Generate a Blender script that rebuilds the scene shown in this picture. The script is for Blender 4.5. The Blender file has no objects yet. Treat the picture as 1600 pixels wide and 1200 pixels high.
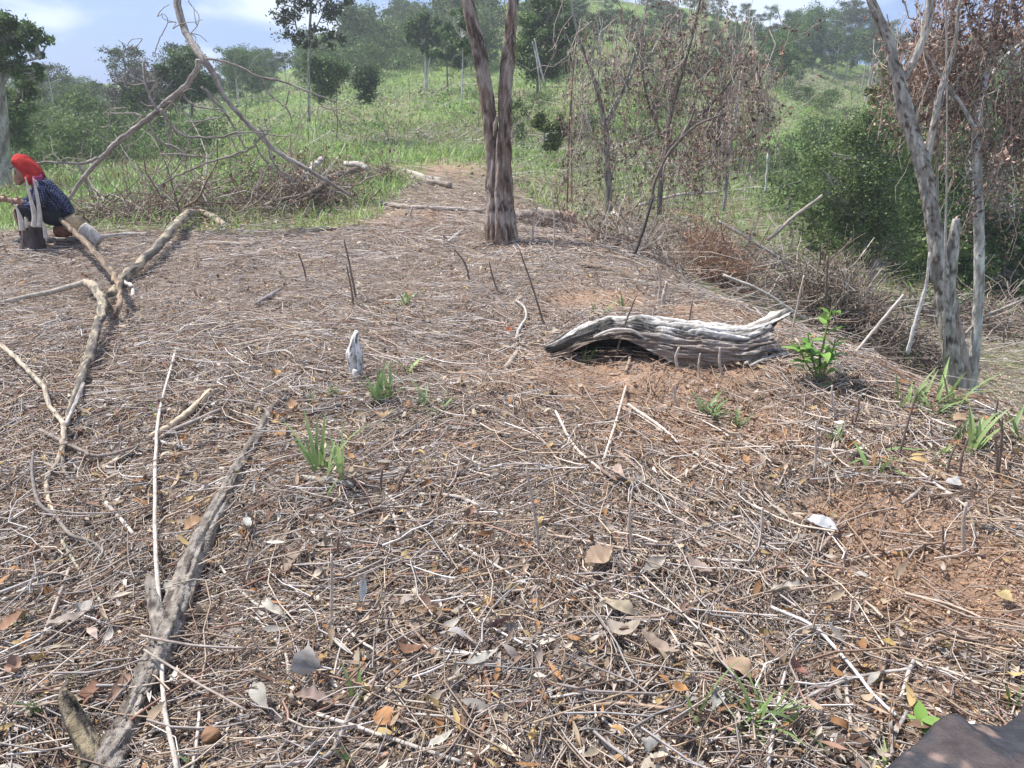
import bpy, math, random
import numpy as np
from mathutils import Vector
random.seed(7)
RNG = np.random.default_rng(7)
scene = bpy.context.scene

# ------------------------------------------------------------------ camera, sky, sun, exposure
CAM_H = 1.55
PITCH = math.radians(20.6)
FPX = 1200.0                      # focal length in pixels of the 1600 px wide photograph
cam_data = bpy.data.cameras.new("camera")
cam_data.sensor_width = 36.0
cam_data.lens = 36.0 * FPX / 1600.0
cam_data.clip_start = 0.05
cam_data.clip_end = 2000.0
cam = bpy.data.objects.new("camera", cam_data)
scene.collection.objects.link(cam)
cam.location = (0, 0, CAM_H)
cam.rotation_euler = (math.pi / 2 - PITCH, 0, 0)
scene.camera = cam

SUN_DIR = Vector((-0.62, 0.22, 1.15)).normalized()        # towards the sun
sun_el = math.asin(SUN_DIR.z)
sun_az = math.atan2(SUN_DIR.x, SUN_DIR.y)                   # from +Y, clockwise
world = bpy.data.worlds.new("World")
scene.world = world
world.use_nodes = True
wt = world.node_tree
wt.nodes.clear()
w_out = wt.nodes.new("ShaderNodeOutputWorld")
w_bg = wt.nodes.new("ShaderNodeBackground")
w_sky = wt.nodes.new("ShaderNodeTexSky")
w_sky.sky_type = 'NISHITA'
w_sky.sun_disc = False
w_sky.sun_elevation = sun_el
w_sky.sun_rotation = sun_az
w_sky.air_density = 1.0
w_sky.dust_density = 0.6
w_sky.ozone_density = 2.0
w_tc = wt.nodes.new("ShaderNodeTexCoord")
w_map = wt.nodes.new("ShaderNodeMapping")
w_map.inputs["Scale"].default_value = (1.0, 1.0, 2.6)
w_map.inputs["Location"].default_value = (0.62, 0.1, 0.2)
w_n = wt.nodes.new("ShaderNodeTexNoise")
w_n.inputs["Scale"].default_value = 2.6
w_n.inputs["Detail"].default_value = 7.0
w_n.inputs["Roughness"].default_value = 0.52
w_n.inputs["Distortion"].default_value = 0.35
w_r = wt.nodes.new("ShaderNodeMapRange")
w_r.interpolation_type = 'SMOOTHSTEP'
w_r.inputs["From Min"].default_value = 0.44
w_r.inputs["From Max"].default_value = 0.56
w_mix = wt.nodes.new("ShaderNodeMix")
w_mix.data_type = 'RGBA'
w_mix.inputs["B"].default_value = (2.6, 2.95, 3.6, 1)
w_l = wt.nodes.new("ShaderNodeMix")
w_l.data_type = 'RGBA'
w_l.blend_type = 'MIX'
w_l.inputs["Factor"].default_value = 0.88
w_l.inputs["B"].default_value = (0.50, 0.92, 2.1, 1)
wt.links.new(w_tc.outputs["Generated"], w_map.inputs["Vector"])
wt.links.new(w_map.outputs["Vector"], w_n.inputs["Vector"])
wt.links.new(w_n.outputs["Fac"], w_r.inputs["Value"])
wt.links.new(w_r.outputs["Result"], w_mix.inputs["Factor"])
wt.links.new(w_sky.outputs["Color"], w_l.inputs["A"])
wt.links.new(w_l.outputs["Result"], w_mix.inputs["A"])
wt.links.new(w_mix.outputs["Result"], w_bg.inputs["Color"])
wt.links.new(w_bg.outputs["Background"], w_out.inputs["Surface"])
w_bg.inputs["Strength"].default_value = 0.14

sun_data = bpy.data.lights.new("sun", 'SUN')
sun_data.energy = 3.1
sun_data.angle = math.radians(0.5)
sun_data.color = (1.0, 0.955, 0.89)
sun = bpy.data.objects.new("sun", sun_data)
scene.collection.objects.link(sun)
sun.rotation_euler = SUN_DIR.to_track_quat('Z', 'Y').to_euler()
sun.location = SUN_DIR * 50

vs = scene.view_settings
vs.view_transform = 'Standard'
vs.look = 'None'
vs.gamma = 1.0
vs.use_curve_mapping = False
vs.exposure = 1.38

scene.render.engine = 'CYCLES'
scene.cycles.max_bounces = 6
scene.cycles.diffuse_bounces = 3
scene.cycles.glossy_bounces = 2
scene.cycles.transmission_bounces = 4
scene.cycles.transparent_max_bounces = 8
scene.cycles.volume_bounces = 0
scene.cycles.use_denoising = True

# ------------------------------------------------------------------ projection helpers
CP, SP = math.cos(PITCH), math.sin(PITCH)


def ray(px, py):
    a, b = (px - 800.0) / FPX, (600.0 - py) / FPX
    return np.array([a, CP + SP * b, -SP + CP * b])


def pix(px, py, Y):
    d = ray(px, py)
    return np.array([0, 0, CAM_H]) + d * (Y / d[1])


def scale_at(px, py, Y):
    """metres per photograph pixel at forward distance Y"""
    return Y / ray(px, py)[1] / FPX


# ------------------------------------------------------------------ noise
def _hash(ix, iy, s):
    n = (ix.astype(np.int64) * 374761393 + iy.astype(np.int64) * 668265263 + s * 2147483647) & 0xffffffff
    n = ((n ^ (n >> 13)) * 1274126177) & 0xffffffff
    return ((n ^ (n >> 16)) & 0xffff) / 65535.0


def vnoise(x, y, s=0):
    x = np.asarray(x, float); y = np.asarray(y, float)
    ix, iy = np.floor(x), np.floor(y)
    fx, fy = x - ix, y - iy
    fx, fy = fx * fx * (3 - 2 * fx), fy * fy * (3 - 2 * fy)
    a, b = _hash(ix, iy, s), _hash(ix + 1, iy, s)
    c, d = _hash(ix, iy + 1, s), _hash(ix + 1, iy + 1, s)
    return (a * (1 - fx) + b * fx) * (1 - fy) + (c * (1 - fx) + d * fx) * fy


def fbm(x, y, s=0, o=4):
    t, a, n = 0.0, 0.5, 0.0
    for i in range(o):
        t = t + a * vnoise(x * 2 ** i, y * 2 ** i, s + i * 17); n += a; a *= 0.5
    return t / n


def sstep(a, b, x):
    t = np.clip((x - a) / (b - a), 0, 1)
    return t * t * (3 - 2 * t)


# ------------------------------------------------------------------ terrain
def flat_pts():
    out = []
    for y in (-6, -2, 0.5, 2, 4, 6, 8):
        for x in (-7, -4, -2, 0):
            out.append((x, y, 0.0))
    for (x, y) in ((1.2, 8), (1.2, 6), (1.2, 4), (2.0, 2.0), (2.6, 3.4), (2.1, 4.7), (1.7, 5.9), (1.2, 7.2), (1.5, 0.5), (3, -2), (0.6, 9.3)):
        out.append((x, y, 0.0))
    out += [(3.5, 4.0, -.5), (3.05, 5.0, -.55), (2.65, 6.2, -.55), (2.15, 7.5, -.5), (4.7, 4.4, -1.5), (4.2, 5.4, -1.6), (3.8, 6.6, -1.65), (3.3, 8.0, -1.5)]
    out += [(4.8, 0, -0.9), (6, -4, -0.8), (5.2, 3, -1.5), (-14, 0, -0.6), (-14, 7, -0.8), (-9, -8, 0), (6, -12, 0), (20, 0, -5)]
    out.append((-0.9, 10.5, 0.0)); out.append((-2.6, 10.5, -0.02)); out.append((-1.6, 13.0, 0.03))
    return out


PC = [(60, 345, 12.5), (100, 300, 16), (100, 230, 27), (0, 270, 24), (220, 300, 14.5), (200, 240, 28), (50, 215, 45),
      (200, 210, 45), (330, 205, 36), (-300, 300, 16), (-300, 215, 45), (-600, 250, 20),
      (450, 260, 19), (450, 200, 30), (450, 160, 48), (450, 142, 66), (330, 175, 62), (100, 196, 72), (-200, 196, 75),
      (600, 255, 19), (600, 215, 26), (600, 150, 42), (600, 98, 62), (650, 62, 80), (700, 200, 29), (700, 140, 46),
      (700, 55, 72), (760, 16, 88), (760, 250, 19), (850, 270, 18), (850, 200, 28), (850, 130, 42), (850, 50, 68), (850, 0, 88),
      (960, 375, 11.5), (960, 320, 16), (960, 240, 25), (960, 160, 38), (980, 60, 66), (980, 5, 90),
      (1100, 412, 11.5), (1100, 350, 16.5), (1100, 280, 25), (1100, 200, 37), (1100, 130, 52), (1100, 60, 75), (1100, 22, 95),
      (1250, 468, 11), (1250, 400, 15.5), (1250, 320, 24), (1250, 240, 34), (1220, 150, 48), (1310, 185, 46),
      (1300, 88, 88), (1300, 135, 66), (1200, 55, 92), (1400, 505, 10.5), (1400, 440, 15), (1400, 355, 24), (1400, 280, 35), (1400, 215, 50),
      (1400, 150, 74), (1400, 120, 92), (1560, 560, 10), (1560, 490, 13.5), (1560, 410, 21), (1560, 330, 31), (1560, 230, 50),
      (1560, 140, 78), (1560, 110, 95), (1800, 560, 9), (1850, 450, 17), (1850, 330, 30), (1850, 200, 55), (1850, 120, 95)]
_c = flat_pts() + [tuple(pix(*p)) for p in PC]
for x in (-160, -60, 0, 60, 160):
    _c.append((x, 135, 3.0)); _c.append((x, 190, -2.0)); _c.append((x, -60, -4))
_c = np.array(_c)
_S = 20.0


def _U(r2):
    return np.where(r2 > 1e-12, 0.5 * r2 * np.log(np.maximum(r2, 1e-12)), 0.0)


_X = _c[:, :2] / _S
_n = len(_X)
_K = _U(((_X[:, None] - _X[None]) ** 2).sum(-1)) + np.eye(_n) * 1e-4
_P = np.hstack([np.ones((_n, 1)), _X])
_A = np.block([[_K, _P], [_P.T, np.zeros((3, 3))]])
_w = np.linalg.solve(_A, np.concatenate([_c[:, 2], np.zeros(3)]))


def zones(x, y):
    """bare: red soil amount, green: grown over amount (0..1)"""
    x = np.asarray(x, float); y = np.asarray(y, float)
    bare = np.zeros_like(x)
    for (cx, cy, rx, ry, s) in BARE:
        d = np.sqrt(((x - cx) / rx) ** 2 + ((y - cy) / ry) ** 2) + 0.5 * (fbm(x * 3.1, y * 3.1, 5) - 0.5)
        bare = np.maximum(bare, s * (1 - sstep(0.5, 1.05, d)))
    far = sstep(0.0, 1.0, ((y + 0.8 * np.abs(x + 1.6) - 16.8) / 5.0) + 1.6 * (fbm(x * .5, y * .5, 9) - 0.5))
    left = sstep(-0.5, 0.5, (y - 9.6) + 0.6 * (fbm(x * 1.5, y * 1.5, 19) - 0.5)) * sstep(-1.6, -2.4, x)
    # right of the ridge edge line (2.6,3.7)-(0.75,9)
    e = (x - 2.6) * 0.944 + (y - 3.7) * 0.330
    right = sstep(0.9, 2.4, e) * 0.6
    patch = 0.45 + 0.85 * sstep(0.38, 0.58, fbm(x * .16 + 3, y * .12, 31))
    right = right * np.where(y < 18, 0.45 + 0.9 * sstep(0.45, 0.6, fbm(x * .4 + 8, y * .3, 37)), 1.0)
    green = np.clip(np.maximum(np.maximum(far, left), right) * patch, 0, 1)
    return bare, green


def W0(px, py):
    """where the ray meets the level ridge top"""
    d = ray(px, py)
    t = -CAM_H / d[2]
    return d[0] * t, d[1] * t


BARE = []
for (px, py, rx, ry, s) in ((1010, 600, .85, .62, 1.0), (1060, 660, .85, .6, .75), (940, 470, .5, .4, .8), (1130, 500, 0.6, .5, .8), (1480, 595, .45, .5, .9),
                            (1390, 830, .42, .34, .9), (1520, 930, .55, .42, .95), (1450, 770, .5, .4, .6), (1130, 720, .5, .4, .5), (1400, 1080, .25, .2, .5),
                            (870, 620, .6, .5, .4), (600, 340, 1.2, 1.2, .35), (760, 560, .7, .5, .3), (1240, 700, .5, .4, .25), (650, 265, 2.2, 2.2, .6)):
    cx, cy = W0(px, py)
    BARE.append((cx, cy, rx, ry, s))
MOUNDS = [(*W0(1010, 590), .62, .42, .085), (*W0(1150, 560), .9, .5, .05), (*W0(480, 545), .5, .3, .07), (*W0(480, 780), .35, .2, .03),
          (*W0(330, 640), .4, .3, .05), (*W0(820, 620), .6, .4, .03), (*W0(1300, 610), .6, .4, .05), (*W0(540, 770), .25, .12, .05)]


def ground(x, y):
    x = np.asarray(x, float); y = np.asarray(y, float)
    sh = x.shape
    q = np.stack([x.ravel(), y.ravel()], 1) / _S
    z = np.empty(len(q))
    for i in range(0, len(q), 40000):
        qq = q[i:i + 40000]
        z[i:i + 40000] = _U(((qq[:, None] - _X[None]) ** 2).sum(-1)) @ _w[:_n] + _w[_n] + qq @ _w[_n + 1:]
    z = z.reshape(sh)
    r = np.sqrt(x * x + y * y)
    z = z + 0.07 * (fbm(x * 1.1, y * 1.1, 3) - 0.5) + 0.075 * (fbm(x * 2.7 + 5, y * 2.7, 8, 2) - 0.5) + 0.035 * (fbm(x * 6, y * 6, 4, 3) - 0.5)
    z = z + np.clip((r - 10) / 30, 0, 1) * 0.9 * (fbm(x * .2, y * .2, 6) - 0.5)
    for (cx, cy, rx, ry, h) in MOUNDS:
        z = z + h * np.exp(-(((x - cx) / rx) ** 2 + ((y - cy) / ry) ** 2) * 2)
    return z


def gz(x, y):
    return float(ground(np.array([x]), np.array([y]))[0])


_ts = np.concatenate([np.linspace(1.0, 14, 700), np.linspace(14, 110, 900)])


def gp(px, py, h=0.0):
    """the point h above the terrain on the ray through a photograph pixel"""
    d = ray(px, py)
    P = np.array([0, 0, CAM_H])[None] + d[None] * _ts[:, None]
    f = P[:, 2] - ground(P[:, 0], P[:, 1]) - h
    k = np.argmax(f < 0)
    if f[k] >= 0 or k == 0:
        return P[-1 if k else 0]
    t = _ts[k - 1] + (_ts[k] - _ts[k - 1]) * f[k - 1] / (f[k - 1] - f[k])
    return np.array([0, 0, CAM_H]) + d * t


# ------------------------------------------------------------------ mesh builders
class MB:
    def __init__(s):
        s.V, s.F, s.C, s.n = [], [], [], 0

    def add(s, V, F, C):
        """V (n,3); F (m,k) array; C (3,) or (n,3)"""
        V = np.asarray(V, float).reshape(-1, 3)
        C = np.asarray(C, float)
        if C.ndim == 1:
            C = np.tile(C[:3], (len(V), 1))
        s.V.append(V); s.C.append(C[:, :3]); s.F.append(np.asarray(F, int) + s.n); s.n += len(V)

    def build(s, name, mat, parent=None, smooth=True, origin=None):
        V = np.concatenate(s.V); C = np.concatenate(s.C)
        if origin is not None:
            V = V - np.asarray(origin)
        me = bpy.data.meshes.new(name)
        tot = np.concatenate([np.full(len(f), f.shape[1]) for f in s.F])
        idx = np.concatenate([f.ravel() for f in s.F])
        me.vertices.add(len(V)); me.vertices.foreach_set("co", V.ravel().astype(np.float32))
        me.loops.add(len(idx)); me.loops.foreach_set("vertex_index", idx.astype(np.int32))
        me.polygons.add(len(tot))
        st = np.concatenate([[0], np.cumsum(tot)[:-1]])
        me.polygons.foreach_set("loop_start", st.astype(np.int32))
        me.polygons.foreach_set("loop_total", tot.astype(np.int32))
        if smooth:
            me.polygons.foreach_set("use_smooth", np.ones(len(tot), bool))
        ca = me.color_attributes.new("Col", 'FLOAT_COLOR', 'POINT')
        ca.data.foreach_set("color", np.hstack([np.clip(C, 0, 1), np.ones((len(C), 1))]).ravel().astype(np.float32))
        me.update(calc_edges=True)
        me.materials.append(mat)
        o = bpy.data.objects.new(name, me)
        scene.collection.objects.link(o)
        if origin is not None:
            o.location = origin
        if parent is not None:
            o.parent = parent
            if origin is not None:
                o.location = np.asarray(origin) - np.array(parent.location)
            else:
                o.location = -parent.location
        return o


def crom(P, n=4):
    """Catmull-Rom through rows of P, n steps a span"""
    P = np.asarray(P, float)
    if len(P) < 3:
        t = np.linspace(0, 1, n * (len(P) - 1) + 1)[:, None]
        return P[:1] + (P[-1:] - P[:1]) * t
    Q = np.vstack([2 * P[:1] - P[1:2], P, 2 * P[-1:] - P[-2:-1]])
    out = []
    for i in range(1, len(Q) - 2):
        for k in range(n):
            t = k / n
            a, b, c, d = Q[i - 1], Q[i], Q[i + 1], Q[i + 2]
            out.append(0.5 * ((2 * b) + (c - a) * t + (2 * a - 5 * b + 4 * c - d) * t * t + (3 * b - a - 3 * c + d) * t ** 3))
    out.append(P[-1])
    return np.array(out)


def frames(P):
    T = np.gradient(P, axis=0)
    T /= np.linalg.norm(T, axis=1)[:, None] + 1e-12
    n = np.cross(T[0], [0, 0, 1.0])
    if np.linalg.norm(n) < 1e-3:
        n = np.cross(T[0], [1.0, 0, 0])
    N = []
    for t in T:
        n = n - t * n.dot(t); n = n / (np.linalg.norm(n) + 1e-12)
        N.append(n)
    N = np.array(N)
    return T, N, np.cross(T, N)


def tube(mb, P, R, k=8, col=(.2, .2, .2), rough=0.0, seed=0, cap=True, colf=None, groove=0.0):
    """one skin round a polyline; rough displaces the radius, groove cuts lengthwise furrows"""
    P = np.asarray(P, float); R = np.broadcast_to(np.asarray(R, float), (len(P),)).copy()
    T, N, B = frames(P)
    a = np.linspace(0, 2 * math.pi, k, endpoint=False)
    s = np.concatenate([[0], np.cumsum(np.linalg.norm(np.diff(P, axis=0), axis=1))])
    rad = np.tile(R[:, None], (1, k))
    if rough:
        A, Sx = np.meshgrid(a, s)
        rr = R.mean() + 1e-6
        rad = rad * (1 + rough * 2 * (fbm(np.cos(A) * 1.4 + seed * 7.1 + Sx / rr * .25, np.sin(A) * 1.4 + Sx / rr * .3, seed) - 0.5))
    if groove:
        A, Sx = np.meshgrid(a, s)
        rr = R.mean() + 1e-6
        g = fbm(A * 3.0 + 0.5 * np.sin(Sx / rr * .2 + seed), Sx / rr * .12, seed + 5, 3)
        g2 = fbm((2 * math.pi - A) * 3.0, Sx / rr * .12, seed + 5, 3)
        m = sstep(5.4, 6.28, A)
        g = g * (1 - m) + g2 * m
        rad = rad * (1 - groove * np.abs(2 * g - 1) * 2)
    V = P[:, None] + rad[..., None] * (np.cos(a)[None, :, None] * N[:, None] + np.sin(a)[None, :, None] * B[:, None])
    n = len(P)
    i = np.arange(n - 1)[:, None] * k; j = np.arange(k)[None]
    j2 = (j + 1) % k
    F = np.stack([i + j, i + j2, i + k + j2, i + k + j], -1).reshape(-1, 4)
    c = np.asarray(col, float)
    if colf is not None:
        C = colf(V.reshape(-1, 3), np.repeat(s, k), np.tile(a, n))
    elif c.ndim == 2:
        C = np.repeat(c, k, 0)
    else:
        C = np.tile(c, (n * k, 1))
    V = V.reshape(-1, 3)
    base = mb.n
    mb.add(V, F, C)
    if cap:
        for e, off in ((0, 0), (n - 1, (n - 1) * k)):
            ctr = P[e]
            mb.V.append(ctr[None]); mb.C.append(C[off:off + 1]); ci = mb.n; mb.n += 1
            ring = base + off + np.arange(k)
            f = np.stack([ring, np.roll(ring, -1), np.full(k, ci)], 1)
            if e == 0:
                f = f[:, ::-1]
            mb.F.append(f)


def bulk_tubes(mb, P, R, C, k=3):
    """P (N,S,3), R (N,S), C (N,3)"""
    N, S, _ = P.shape
    T = np.gradient(P, axis=1)
    T /= np.linalg.norm(T, axis=2, keepdims=True) + 1e-9
    up = np.zeros_like(T); up[..., 2] = 1
    vert = np.abs(T[..., 2]) > 0.9
    up[vert] = (1, 0, 0)
    A = np.cross(T, up); A /= np.linalg.norm(A, axis=2, keepdims=True) + 1e-9
    B = np.cross(T, A)
    a = np.linspace(0, 2 * math.pi, k, endpoint=False) + 0.5
    V = P[:, :, None] + R[:, :, None, None] * (np.cos(a)[None, None, :, None] * A[:, :, None] + np.sin(a)[None, None, :, None] * B[:, :, None])
    i = (np.arange(N) * S * k)[:, None, None]; s = (np.arange(S - 1) * k)[None, :, None]; j = np.arange(k)[None, None]
    j2 = (j + 1) % k
    F = np.stack([i + s + j, i + s + j2, i + s + k + j2, i + s + k + j], -1).reshape(-1, 4)
    mb.add(V.reshape(-1, 3), F, np.repeat(C, S * k, 0))


def rotz(a):
    c, s = np.cos(a), np.sin(a); z = np.zeros_like(a); o = z + 1
    return np.stack([np.stack([c, -s, z], -1), np.stack([s, c, z], -1), np.stack([z, z, o], -1)], -2)


def rot_rand(n, rng):
    q = rng.normal(size=(n, 4)); q /= np.linalg.norm(q, axis=1, keepdims=True)
    w, x, y, z = q.T
    return np.stack([np.stack([1 - 2 * (y * y + z * z), 2 * (x * y - z * w), 2 * (x * z + y * w)], -1),
                     np.stack([2 * (x * y + z * w), 1 - 2 * (x * x + z * z), 2 * (y * z - x * w)], -1),
                     np.stack([2 * (x * z - y * w), 2 * (y * z + x * w), 1 - 2 * (x * x + y * y)], -1)], -2)


def rot_tilt(n, rng, t):
    """random heading, tilt of about t radians"""
    A = rotz(rng.uniform(0, 2 * math.pi, n))
    th = rng.normal(0, t, n); ph = rng.normal(0, t, n)
    c, s = np.cos(th), np.sin(th); z = np.zeros(n); o = z + 1
    X = np.stack([np.stack([o, z, z], -1), np.stack([z, c, -s], -1), np.stack([z, s, c], -1)], -2)
    c, s = np.cos(ph), np.sin(ph)
    Yr = np.stack([np.stack([c, z, s], -1), np.stack([z, o, z], -1), np.stack([-s, z, c], -1)], -2)
    return A @ X @ Yr


def bulk_leaves(mb, Pc, Rm, L, Wd, C, rng, curl=0.5, fold=0.3, seg=4):
    """curled two-sided blades: Pc (N,3), Rm (N,3,3), length L (N), width Wd (N)"""
    N = len(Pc)
    t = np.linspace(0, 1, seg + 1)
    prof = np.sin(np.pi * np.clip(t, .015, .985) ** .85) ** 1.25
    cu = rng.normal(0, curl, N)[:, None]; fo = rng.normal(fold, abs(fold) * .6 + 1e-3, N)[:, None]; tw = rng.normal(0, curl * .6, N)[:, None]
    x = (t[None] - .5)
    ang = cu * x * 2
    X = np.where(np.abs(cu) > 1e-3, np.sin(ang) / np.where(np.abs(cu) > 1e-3, 2 * cu, 1), x) * L[:, None]
    Z = (1 - np.cos(ang)) / np.where(np.abs(cu) > 1e-3, 2 * cu, 1) * L[:, None]
    w = prof[None] * Wd[:, None] * .5
    rows = []
    for sgn in (-1, 0, 1):
        yy = sgn * w * np.cos(fo); zz = Z + abs(sgn) * w * np.sin(fo)
        tt = tw * x * 2
        rows.append(np.stack([X, yy * np.cos(tt), zz + yy * np.sin(tt)], -1))
    V = np.stack(rows, 2)                   # N,seg+1,3(rows),3
    V = np.einsum('nij,nabj->nabi', Rm, V) + Pc[:, None, None]
    i = (np.arange(N) * (seg + 1) * 3)[:, None, None]; s = (np.arange(seg) * 3)[None, :, None]; j = np.arange(2)[None, None]
    F = np.stack([i + s + j, i + s + j + 1, i + s + 3 + j + 1, i + s + 3 + j], -1).reshape(-1, 4)
    mb.add(V.reshape(-1, 3), F, np.repeat(C, (seg + 1) * 3, 0))


def bulk_quads(mb, Pc, Rm, L, Wd, C):
    """small rhombic leaves"""
    N = len(Pc)
    T = np.array([[-.5, 0, 0], [0.05, -.5, .08], [.5, 0, 0], [0.05, .5, .08]])
    V = T[None] * np.stack([L, Wd, L], -1)[:, None]
    V = np.einsum('nij,naj->nai', Rm, V) + Pc[:, None]
    F = (np.arange(N) * 4)[:, None] + np.arange(4)[None]
    mb.add(V.reshape(-1, 3), F, np.repeat(C, 4, 0))


def bulk_blades(mb, P0, head, L, Wd, C, bend, lean):
    """grass blades: root P0 (N,3), heading (N), 4 rings"""
    N = len(P0)
    S = 5
    t = np.linspace(0, 1, S)
    dx = np.stack([np.cos(head), np.sin(head)], -1)
    out = lean[:, None] * t + bend[:, None] * t * t
    up = t[None] * np.sqrt(np.clip(1 - (lean[:, None] + bend[:, None] * t * .7) ** 2 * .8, .08, 1))
    P = np.zeros((N, S, 3))
    P[..., 0] = P0[:, None, 0] + out * L[:, None] * dx[:, None, 0]
    P[..., 1] = P0[:, None, 1] + out * L[:, None] * dx[:, None, 1]
    P[..., 2] = P0[:, None, 2] + up * L[:, None]
    w = (Wd[:, None] * np.array([.55, .9, 1, .7, .06])[None]) * .5
    side = np.stack([-dx[:, 1], dx[:, 0], np.zeros(N)], -1)[:, None]
    mid = P.copy(); mid[..., 2] -= w * .35
    V = np.stack([P - side * w[..., None], mid, P + side * w[..., None]], 2)
    i = (np.arange(N) * S * 3)[:, None, None]; s = (np.arange(S - 1) * 3)[None, :, None]; j = np.arange(2)[None, None]
    F = np.stack([i + s + j, i + s + j + 1, i + s + 3 + j + 1, i + s + 3 + j], -1).reshape(-1, 4)
    mb.add(V.reshape(-1, 3), F, np.repeat(C, S * 3, 0))


# ------------------------------------------------------------------ materials
def mat_base(name):
    m = bpy.data.materials.new(name); m.use_nodes = True
    nt = m.node_tree; nt.nodes.clear()
    return m, nt


def nd(nt, t, **kw):
    n = nt.nodes.new(t)
    for k, v in kw.items():
        if k.startswith("i_"):
            n.inputs[k[2:].replace("_", " ")].default_value = v
        else:
            setattr(n, k, v)
    return n


def mat_col(name, rough=0.85, nscale=30.0, nvar=0.35, bump=0.0, bscale=60.0, stretch=None, spec=0.25, transl=0.0, tint=(1, 1, 1)):
    """surface whose colour is the mesh's own 'Col' attribute, broken up by noise, with relief"""
    m, nt = mat_base(name)
    L = nt.links.new
    out = nd(nt, "ShaderNodeOutputMaterial"); at = nd(nt, "ShaderNodeAttribute", attribute_name="Col")
    tc = nd(nt, "ShaderNodeTexCoord"); mp = nd(nt, "ShaderNodeMapping")
    if stretch:
        mp.inputs["Scale"].default_value = stretch
    L(tc.outputs["Object"], mp.inputs["Vector"])
    no = nd(nt, "ShaderNodeTexNoise", i_Scale=nscale, i_Detail=5.0, i_Roughness=.65)
    L(mp.outputs["Vector"], no.inputs["Vector"])
    mr = nd(nt, "ShaderNodeMapRange"); mr.inputs["From Min"].default_value = .28; mr.inputs["From Max"].default_value = .72
    mr.inputs["To Min"].default_value = 1 - nvar; mr.inputs["To Max"].default_value = 1 + nvar
    L(no.outputs["Fac"], mr.inputs["Value"])
    mx = nd(nt, "ShaderNodeMix", data_type='RGBA', blend_type='MULTIPLY'); mx.inputs["Factor"].default_value = 1
    cb = nd(nt, "ShaderNodeCombineColor")
    for i, ch in enumerate(("Red", "Green", "Blue")):
        mm = nd(nt, "ShaderNodeMath", operation='MULTIPLY'); mm.inputs[1].default_value = tint[i]
        L(mr.outputs["Result"], mm.inputs[0]); L(mm.outputs[0], cb.inputs[ch])
    L(at.outputs["Color"], mx.inputs["A"]); L(cb.outputs["Color"], mx.inputs["B"])
    pb = nd(nt, "ShaderNodeBsdfPrincipled"); pb.inputs["Roughness"].default_value = rough
    pb.inputs["Specular IOR Level"].default_value = spec
    L(mx.outputs["Result"], pb.inputs["Base Color"])
    if bump:
        n2 = nd(nt, "ShaderNodeTexNoise", i_Scale=bscale, i_Detail=4.0, i_Roughness=.7)
        L(mp.outputs["Vector"], n2.inputs["Vector"])
        bp = nd(nt, "ShaderNodeBump", i_Strength=1.0, i_Distance=bump)
        L(n2.outputs["Fac"], bp.inputs["Height"]); L(bp.outputs["Normal"], pb.inputs["Normal"])
    if transl:
        tr = nd(nt, "ShaderNodeBsdfTranslucent"); ms = nd(nt, "ShaderNodeMixShader"); ms.inputs[0].default_value = transl
        L(mx.outputs["Result"], tr.inputs["Color"])
        L(pb.outputs[0], ms.inputs[1]); L(tr.outputs[0], ms.inputs[2]); L(ms.outputs[0], out.inputs["Surface"])
    else:
        L(pb.outputs[0], out.inputs["Surface"])
    return m


M = dict(
    straw=mat_col("dry_straw", .75, 40, .25),
    bark=mat_col("bark", .95, 22, .55, .022, 34, (1, 1, .3), spec=.1),
    barkfine=mat_col("branch_bark", .85, 35, .4, .004, 70),
    leafdry=mat_col("dry_leaf", .7, 25, .22, .001, 80, transl=.12),
    leaf=mat_col("green_leaf", .55, 8, .25, spec=.35, transl=.3),
    grass=mat_col("grass_blade", .5, 10, .2, spec=.35, transl=.3),
    wood=mat_col("weathered_wood", .85, 22, .35, .006, 60, (1.0, 1.0, 1.0)),
    fibre=mat_col("weathered_fibre", .9, 38, .5, .007, 55, (.16, 1.0, 1.0)),
    far=mat_col("far_leaf", .7, 1.5, .3, transl=.25),
)


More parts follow.
